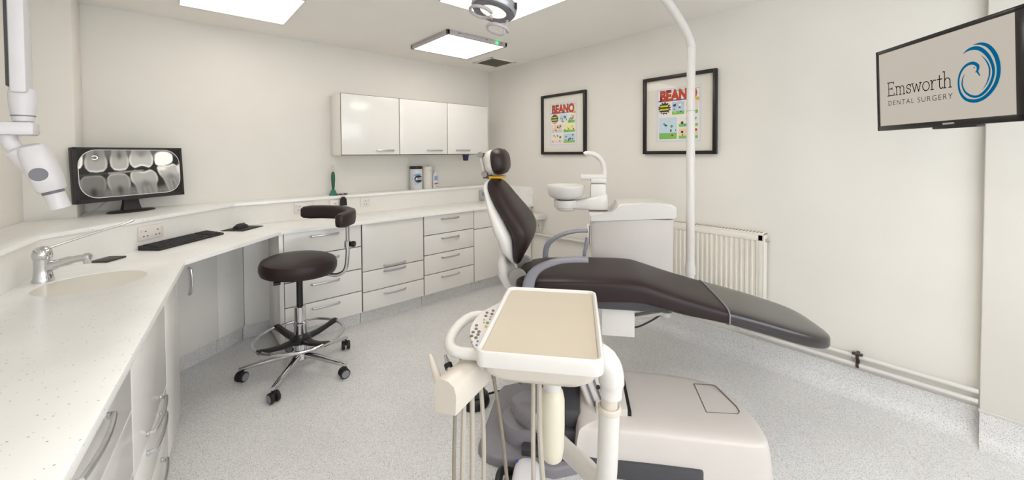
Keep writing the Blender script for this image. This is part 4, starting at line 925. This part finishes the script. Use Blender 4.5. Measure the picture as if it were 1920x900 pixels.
b = NB(); lathe(b, [(0, .04), (.105, .04), (.108, .10), (.100, .122), (.085, .13), (0, .13)], (-.965, -.34, 0), 32); lathe(b, [(0, .12), (.080, .12), (.080, .165), (.070, .182), (.05, .187), (0, .188)], (-.95, -.30, 0), 32); obj('pivot_housing', b, M_plate, ch)
b = NB(); tube(b, smooth([(-1.0, -.20, .20), (-.97, -.12, .24), (-.90, -.12, .25), (-.86, -.22, .20), (-.82, -.30, .16)], 5), .013, 10); obj('umbilical_hose', b, M_grey, ch)

# ------------------------------------------------------------------ delivery unit in the foreground
du = cthing('delivery_unit', 'cream instrument delivery unit with a flat tray top and control buttons', 'delivery unit', -.95, -.40)
TZ = .90; TS, TW = -.797, -1.003
def rrect(hs, hw, r, n=6):
    o = []
    for cx, cy, a0 in ((hs-r, hw-r, 0), (-hs+r, hw-r, 90), (-hs+r, -hw+r, 180), (hs-r, -hw+r, 270)):
        o += [(cx+r*math.cos(math.radians(a0+90*k/n)), cy+r*math.sin(math.radians(a0+90*k/n))) for k in range(n+1)]
    return o
def ringz(hs, hw, r, z, ds=0, dw=0): return [(TS+ds+p[0], TW+dw+p[1], z) for p in rrect(hs, hw, r)]
b = NB(); loft(b, [ringz(.150, .234, .018, TZ-.046), ringz(.160, .245, .025, TZ-.040), ringz(.163, .248, .028, TZ-.012), ringz(.160, .245, .026, TZ-.002), ringz(.155, .240, .022, TZ), ringz(.150, .235, .018, TZ-.003), ringz(.147, .232, .016, TZ-.012), ringz(.145, .230, .015, TZ-.012)]); obj('tray_rim', b, M_white, du, sharp=50)
b = NB(); loft(b, [ringz(.1465, .2315, .015, TZ-.014), ringz(.1465, .2315, .015, TZ-.009)]); obj('tray_mat', b, M_trayc, du)
b = NB(); loft(b, [ringz(.110, .16, .05, TZ-.098, .0, .0), ringz(.125, .205, .05, TZ-.094), ringz(.140, .222, .04, TZ-.075), ringz(.146, .230, .03, TZ-.044)]); obj('tray_body', b, M_cream, du, sharp=50)
# control panel crescent on the head side
def cres(z, k, d=0): return [(-.955+.01*0 , -.845+d, z)] + [(-.952-(.070*k)*math.sin(PI*t_/14)**.75, -.845-.365*t_/14, z) for t_ in range(1, 14)] + [(-.945, -1.205, z)]
b = NB(); loft(b, [cres(TZ-.075, .55), cres(TZ-.06, .85), cres(TZ-.032, 1.), cres(TZ-.024, .98)]); cp = obj('control_panel', b, M_white, du, sharp=50)
bt = {'#6b5c53': [(-.978, -.935), (-.994, -.955), (-.976, -.962), (-.992, -.980), (-1.004, -1.052), (-.999, -1.075), (-.986, -1.092), (-1.002, -1.098), (-.984, -1.110), (-1.000, -1.122), (-.985, -1.130)], '#2f9a5c': [(-.975, -1.030)], '#e0ad22': [(-.973, -1.056)], '#4a78c4': [(-.975, -1.150), (-.972, -1.172)], '#b58d79': [(-.990, -1.155), (-.990, -1.010), (-.986, -1.030), (-.975, -.985), (-.973, -1.003)]}
for hx, L_ in bt.items():
    for (s_, w_) in L_:
        small = hx in ('#4a78c4', '#b58d79'); b = NB()
        lathe(b, [(0, -.001), (1, -.001), (.9, .0018), (0, .0022)], (s_, w_, TZ-.0245), 14, Matrix.Rotation(.3, 4, 'Z') @ Matrix.Diagonal((.0055 if not small else .0035, .0080 if not small else .005, 1, 1)))
        obj('button', b, mat('button_'+hx[1:], hx, .4), cp)
b = NB(); tube(b, smooth([(-.955, -.940, TZ-.045), (-1.02, -.935, TZ-.043), (-1.055, -.965, TZ-.041), (-1.070, -1.05, TZ-.040), (-1.062, -1.135, TZ-.041), (-1.030, -1.178, TZ-.043), (-.965, -1.178, TZ-.046)], 6), .0155, 14); obj('handle', b, M_white, du)
# instrument holder: box bar with a rounded top running out towards the head side
d_h = Vector((-.070, -.190, 0)).normalized(); n_h = Vector((-d_h.y, d_h.x, 0)); R_ = []
for p in (Vector((-.950, -1.045, .800)), Vector((-1.030, -1.268, .790))):
    sec = [(-.030, -.052), (.034, -.040), (.036, .012), (.029, .030), (.012, .039), (-.012, .039), (-.029, .030), (-.036, .010)]
    R_.append([p + n_h*q[0] + Vector((0, 0, q[1])) for q in sec])
b = NB(); loft(b, R_); hol = obj('instrument_holder', b, M_cream, du, sharp=30)
# instruments and their hoses
tips = [((-1.045, -1.235, .765), (-1.114, -1.152, .828), 'handpiece', M_cream), ((-1.022, -1.205, .765), (-1.072, -1.143, .826), 'handpiece', M_steel), ((-.998, -1.170, .765), (-1.030, -1.132, .824), 'handpiece', M_black)]
for k, (ba, ti, nm, m_) in enumerate(tips):
    base_p = Vector(ba); tip = Vector(ti)
    b = NB(); tube(b, [base_p, base_p.lerp(tip, .45), base_p.lerp(tip, .8), tip], [.012, .011, .0085, .005] if k == 0 else [.011, .010, .007, .0035], 12); hpz = obj(nm, b, m_, du)
    if k: b = NB(); tube(b, [base_p.lerp(tip, .62), base_p.lerp(tip, .74)], .0115, 12); obj('collar', b, M_black, hpz)
hp_ = [((-1.008, -1.252, .745), (-1.006, -1.272, .60), (-1.004, -1.27, .40), (-.995, -1.26, .18), M_hose2, .0052), ((-.996, -1.215, .745), (-.994, -1.238, .60), (-1.0, -1.24, .40), (-.998, -1.23, .15), M_hose, .0068),
       ((-.984, -1.178, .75), (-.979, -1.198, .62), (-.982, -1.20, .40), (-.985, -1.19, .15), M_hose, .0068), ((-.970, -1.138, .75), (-.958, -1.156, .62), (-.958, -1.155, .40), (-.945, -1.14, .15), M_hose, .0062),
       ((-.940, -1.12, .785), (-.912, -1.13, .62), (-.893, -1.12, .42), (-.860, -1.08, .15), M_hose2, .0052), ((-.818, -1.15, .81), (-.819, -1.16, .62), (-.817, -1.16, .42), (-.81, -1.12, .12), M_hose, .0062), ((-.803, -1.15, .81), (-.800, -1.16, .62), (-.786, -1.16, .42), (-.775, -1.12, .12), M_hose, .0072)]
for a_, b_, c_, d_, m_, r_ in hp_:
    b = NB(); tube(b, smooth([a_, b_, c_, d_], 6), r_, 8); obj('hose', b, m_, du)
# water bottle below the tray
b = NB(); lathe(b, [(0, .452), (.026, .452), (.031, .458), (.036, .49), (.038, .56), (.038, .64), (.033, .665), (.022, .675), (.022, .68)], (-.778, -1.0, 0), 28); obj('water_bottle', b, mat('bottle_cream', '#e6dfcb', .35, var=.01), du)
b = NB(); lathe(b, [(.0, .672), (.026, .672), (.028, .68), (.028, .71), (.024, .715), (.020, .72), (.020, .808), (0, .808)], (-.778, -1.0, 0), 28); obj('bottle_cap', b, M_white, du)
# support: elbow, telescopic column, lower arm back to the base plate
b = NB(); tube(b, smooth([(-.70, -.96, .790), (-.665, -.99, .790), (-.630, -1.0, .780), (-.607, -1.0, .755), (-.600, -1.0, .715), (-.602, -1.0, .668)], 6), [.038]*8+[.040]*8+[.038]*10+[.033]*5, 18); obj('upper_elbow', b, M_white, du)
b = NB(); lathe(b, [(0, .58), (.0245, .58), (.0245, .68), (0, .68)], (-.606, -1.0, 0), 24); obj('inner_column', b, M_cream, du)
b = NB(); tube(b, smooth([(-.606, -1.0, .628), (-.608, -1.0, .56), (-.612, -1.0, .46), (-.617, -.99, .40), (-.640, -.955, .365), (-.680, -.88, .345), (-.74, -.78, .315), (-.82, -.62, .265), (-.875, -.50, .215)], 5), .031, 20); obj('lower_arm', b, M_white, du)
b = NB(); lathe(b, [(.0245, .618), (.034, .618), (.035, .624), (.035, .633), (.030, .637), (.0245, .634)], (-.606, -1.0, 0), 28); obj('column_collar', b, M_cream, du)
b = NB(); lathe(b, [(0, -.002), (.006, -.002), (.006, .003), (0, .003)], (-.640, -1.018, .700), 12, Matrix.Rotation(PI/2, 4, 'X')); obj('grub_screw', b, M_black, du)
b = NB(); tube(b, [(-.955, -.36, .15), (-.885, -.47, .20), (-.872, -.505, .215)], [.050, .048, .040], 20); obj('arm_socket', b, M_plate, du)

# ------------------------------------------------------------------ spittoon unit behind the chair
cu = cthing('spittoon_unit', 'white spittoon unit with bowl and cup filler on the far side of the chair', 'spittoon unit', -.37, .54, .47)
b = NB(); prof = [(-.615, .42), (-.585, .40), (-.13, .40), (-.100, .42), (-.100, .66), (-.13, .68), (-.585, .68), (-.615, .66)]
loft(b, [[(p[0]*f+(1-f)*-.36, p[1], z) for p in prof] for z, f in ((.47, .90), (.52, .96), (.972, 1.))]); obj('cabinet', b, M_beige, cu, sharp=45)
b = NB(); lid = [(-.628, .955), (-.100, .985), (-.088, .995), (-.088, 1.052), (-.11, 1.068), (-.20, 1.080), (-.42, 1.072), (-.44, 1.066), (-.450, 1.045), (-.462, 1.018), (-.48, 1.004), (-.628, 1.000)]
loft(b, [[(p[0], w, p[1] if 1 else 0) for p in lid] for w in (.385, .695)]); bmesh.ops.bevel(b, geom=[e for e in b.edges if abs(e.verts[0].co.y-e.verts[1].co.y) < 1e-5 and e.verts[0].co.z > .99], offset=.012, segments=3, affect='EDGES'); obj('lid', b, M_white, cu, sharp=45)
b = NB(); box2(b, (-.60, .165, .585), (-.45, .50, .640), bev=.008); obj('mounting_arm', b, M_dark, cu)
bc = (-.785, .55)
b = NB(); lathe(b, [(.050, 1.078), (.085, 1.085), (.112, 1.098), (.122, 1.112), (.129, 1.150), (.132, 1.172), (.130, 1.177), (.124, 1.174), (.115, 1.13), (.07, 1.10), (0, 1.093)], (bc[0], bc[1], 0), 40); obj('bowl', b, M_white, cu)
b = NB(); lathe(b, [(0, 1.072), (.056, 1.072), (.060, 1.082), (0, 1.082)], (bc[0], bc[1], 0), 32); obj('bowl_gasket', b, M_dark, cu)
b = NB(); lathe(b, [(0, .998), (.055, 1.0), (.066, 1.008), (.066, 1.02), (.080, 1.024), (.084, 1.06), (.080, 1.074), (0, 1.074)], (bc[0], bc[1], 0), 36); obj('bowl_base', b, M_white, cu)
b = NB(); loft(b, [[(s_, .55+q[0], q[1]) for q in sup(0, (zt+zb)/2, hw, (zt-zb)/2, 4, 20)] for s_, zt, zb, hw in ((-.76, 1.066, 1.012, .05), (-.68, 1.080, 1.010, .05), (-.62, 1.096, 1.008, .055), (-.56, 1.112, 1.006, .06), (-.515, 1.128, 1.006, .055), (-.502, 1.12, 1.008, .045))]); obj('bowl_arm', b, M_white, cu, sharp=50)
b = NB(); box2(b, (-.617, .505, 1.05), (-.512, .60, 1.19), bev=.014); obj('filler_column', b, M_white, cu)
b = NB(); box2(b, (-.615, .507, 1.192), (-.508, .60, 1.226), bev=.010); box2(b, (-.685, .51, 1.214), (-.508, .595, 1.252), bev=.012); obj('filler_head', b, M_white, cu)
b = NB(); tube(b, smooth([(-.524, .55, 1.24), (-.524, .55, 1.30), (-.545, .55, 1.352), (-.588, .55, 1.388), (-.640, .55, 1.396), (-.652, .55, 1.388)], 6), [.019]*10+[.017]*21, 16); obj('cup_spout', b, M_white, cu)
b = NB(); box2(b, (-.645, .42, .80), (-.622, .47, .93), bev=.006); hk = obj('hose_hook', b, M_white, cu)
b = NB(); box2(b, (-.628, .418, .80), (-.624, .47, .92)); obj('hook_slot', b, M_copper, hk)
b = NB(); tube(b, smooth([(-.640, .43, .84), (-.650, .42, .78), (-.660, .41, .72), (-.665, .41, .55), (-.62, .45, .25)], 5), .012, 10); obj('suction_hose', b, M_grey, cu)

# ------------------------------------------------------------------ operating lamp on its pole
ol = cthing('operating_light', 'round grey operating lamp with loop handles on a bent white pole', 'operating lamp', .008, .45, .58)
PS, PW = .008, .45
lp = Vector((-1.078, -.439, 2.05))
b = NB(); tube(b, smooth([(-.16, PW+.05, .575), (-.06, PW+.02, .575), (PS-.01, PW, .59), (PS, PW, .64), (PS, PW, .9), (PS, PW, 1.6), (PS, PW, 2.02), (PS-.004, PW-.006, 2.08), (PS-.03, PW-.03, 2.135), (PS-.085, PW-.09, 2.20), (PS-.19, PW-.20, 2.29), (PS-.25, PW-.26, 2.315), (PS-.34, PW-.33, 2.32), (-.80, -.25, 2.32), (-1.03, -.40, 2.32)], 5), .0255, 18); obj('pole', b, M_pole, ol)
b = NB(); lathe(b, [(.0255, .62), (.032, .62), (.032, .66), (.0262, .70)], (PS, PW, 0), 24); obj('pole_collar', b, M_white, ol)
b = NB(); lathe(b, [(.0262, 1.66), (.0262, 1.664), (.0255, 1.664)], (PS, PW, 0), 24); obj('pole_joint', b, M_alu, ol)
b = NB(); tube(b, [(-1.03, -.40, 2.32), (-1.055, -.42, 2.25), tuple(lp+Vector((0, 0, .10)))], .016, 14); obj('drop_arm', b, M_pole, ol)
LT = Matrix.Translation(lp) @ Vector((0, 0, -1)).rotation_difference(Vector((-.20, -.17, -.965)).normalized()).to_matrix().to_4x4()
b = NB(); lathe(b, [(.062, -.004), (.066, -.008), (.098, -.006), (.105, .006), (.105, .034), (.098, .042), (.04, .048), (0, .05)], (0, 0, 0), 40, LT); obj('lamp_head', b, mat('lamp_grey', '#a7a6aa', .3, .5), ol)
b = NB(); lathe(b, [(.060, -.0035), (.064, -.010), (.094, -.010), (.100, -.004), (.09, .0)], (0, 0, 0), 40, LT); obj('lamp_ring', b, mat('lamp_ring', '#77777e', .2, .6), ol)
b = NB(); lathe(b, [(0, -.004), (.061, -.005), (.061, .004), (0, .004)], (0, 0, 0), 32, LT); obj('lamp_lens', b, mat('lamp_lens', '#f2eee9', .25, emit='#fff4ea', estr=.6), ol)
def loop(c_, r_, a0, a1, M4, th=.0085):
    return tube(NB(), [M4 @ Vector((c_[0]+r_*math.cos(a0+(a1-a0)*k/28), c_[1]+r_*math.sin(a0+(a1-a0)*k/28), c_[2])) for k in range(29)], th, 10)
obj('loop_handle', loop((-.045, -.030, -.030), .050, .6, 6.2, LT, .0075), M_alu, ol)
obj('loop_handle', loop((.040, .0, -.085), .048, 1.2, 6.6, LT, .0075), M_alu, ol)
b = NB(); tube(b, [LT @ Vector((.057, .045, -.085)), LT @ Vector((.060, .055, -.004))], .006, 8); obj('handle_stem', b, M_alu, ol)
b = NB(); tube(b, [LT @ Vector((-.004, -.002, -.030)), LT @ Vector((-.02, .072, -.004))], .006, 8); obj('handle_stem', b, M_alu, ol)
b = NB(); box(b, LT @ Vector((.104, -.02, .025)), (.012, .030, .026), rz=.2, bev=.002); obj('lamp_switch', b, M_black, ol)

# ------------------------------------------------------------------ pedals on the floor
fp = thing('foot_pedal', 'small black foot pedal with cable on the floor behind the instrument hoses', 'foot pedal', (1.272, 1.765, 0), CRZ, (0, 0, 0))
b = NB(); lathe(b, [(0, 0), (.082, 0), (.086, .012), (.080, .045), (.070, .055), (0, .06)], (0, 0, 0), 32); obj('base', b, M_black, fp)
b = NB(); lathe(b, [(.072, .052), (.060, .085), (.035, .105), (0, .11)], (0, .0, 0), 32, sx=.95, sy=.8); obj('treadle', b, M_black, fp)
b = NB(); box(b, (0, -.01, .108), (.05, .03, .012), bev=.004); obj('chrome_plate', b, M_chrome, fp)
b = NB(); tube(b, smooth([(.06, .04, .03), (.12, .10, .018), (.20, .14, .010), (.28, .14, .008), (.36, .08, .03)], 6), .006, 8); obj('cable', b, M_black, fp)
wp2 = thing('foot_control', 'white foot control with blue mark and dark heel in the foreground', 'foot control', (1.075, 1.165, 0), CRZ, (0, 0, 0))
b = NB(); loft(b, [[(p[0], p[1], z) for p in sup(0, 0, a_, c_, 2.6, 28)] for z, a_, c_ in ((0, .075, .10), (.02, .078, .104), (.035, .07, .095))]); obj('heel', b, M_black, wp2)
b = NB(); loft(b, [[(.02+p[0], p[1], z) for p in sup(0, 0, a_, c_, 2.8, 28)] for z, a_, c_ in ((.03, .055, .085), (.05, .060, .09), (.078, .055, .085), (.092, .042, .07), (.096, .02, .04))]); obj('treadle', b, mat('control_white', '#eeebee', .3, var=.01), wp2)
b = NB(); box(b, (-.028, .055, .086), (.012, .010, .006), bev=.002); obj('blue_mark', b, mat('mark_blue', '#1f5fc8', .4), wp2)
b = NB(); tube(b, smooth([(-.05, .06, .03), (-.09, .02, .06), (-.085, -.06, .05), (-.05, -.09, .02)], 5), .016, 10); obj('side_guard', b, M_black, wp2)
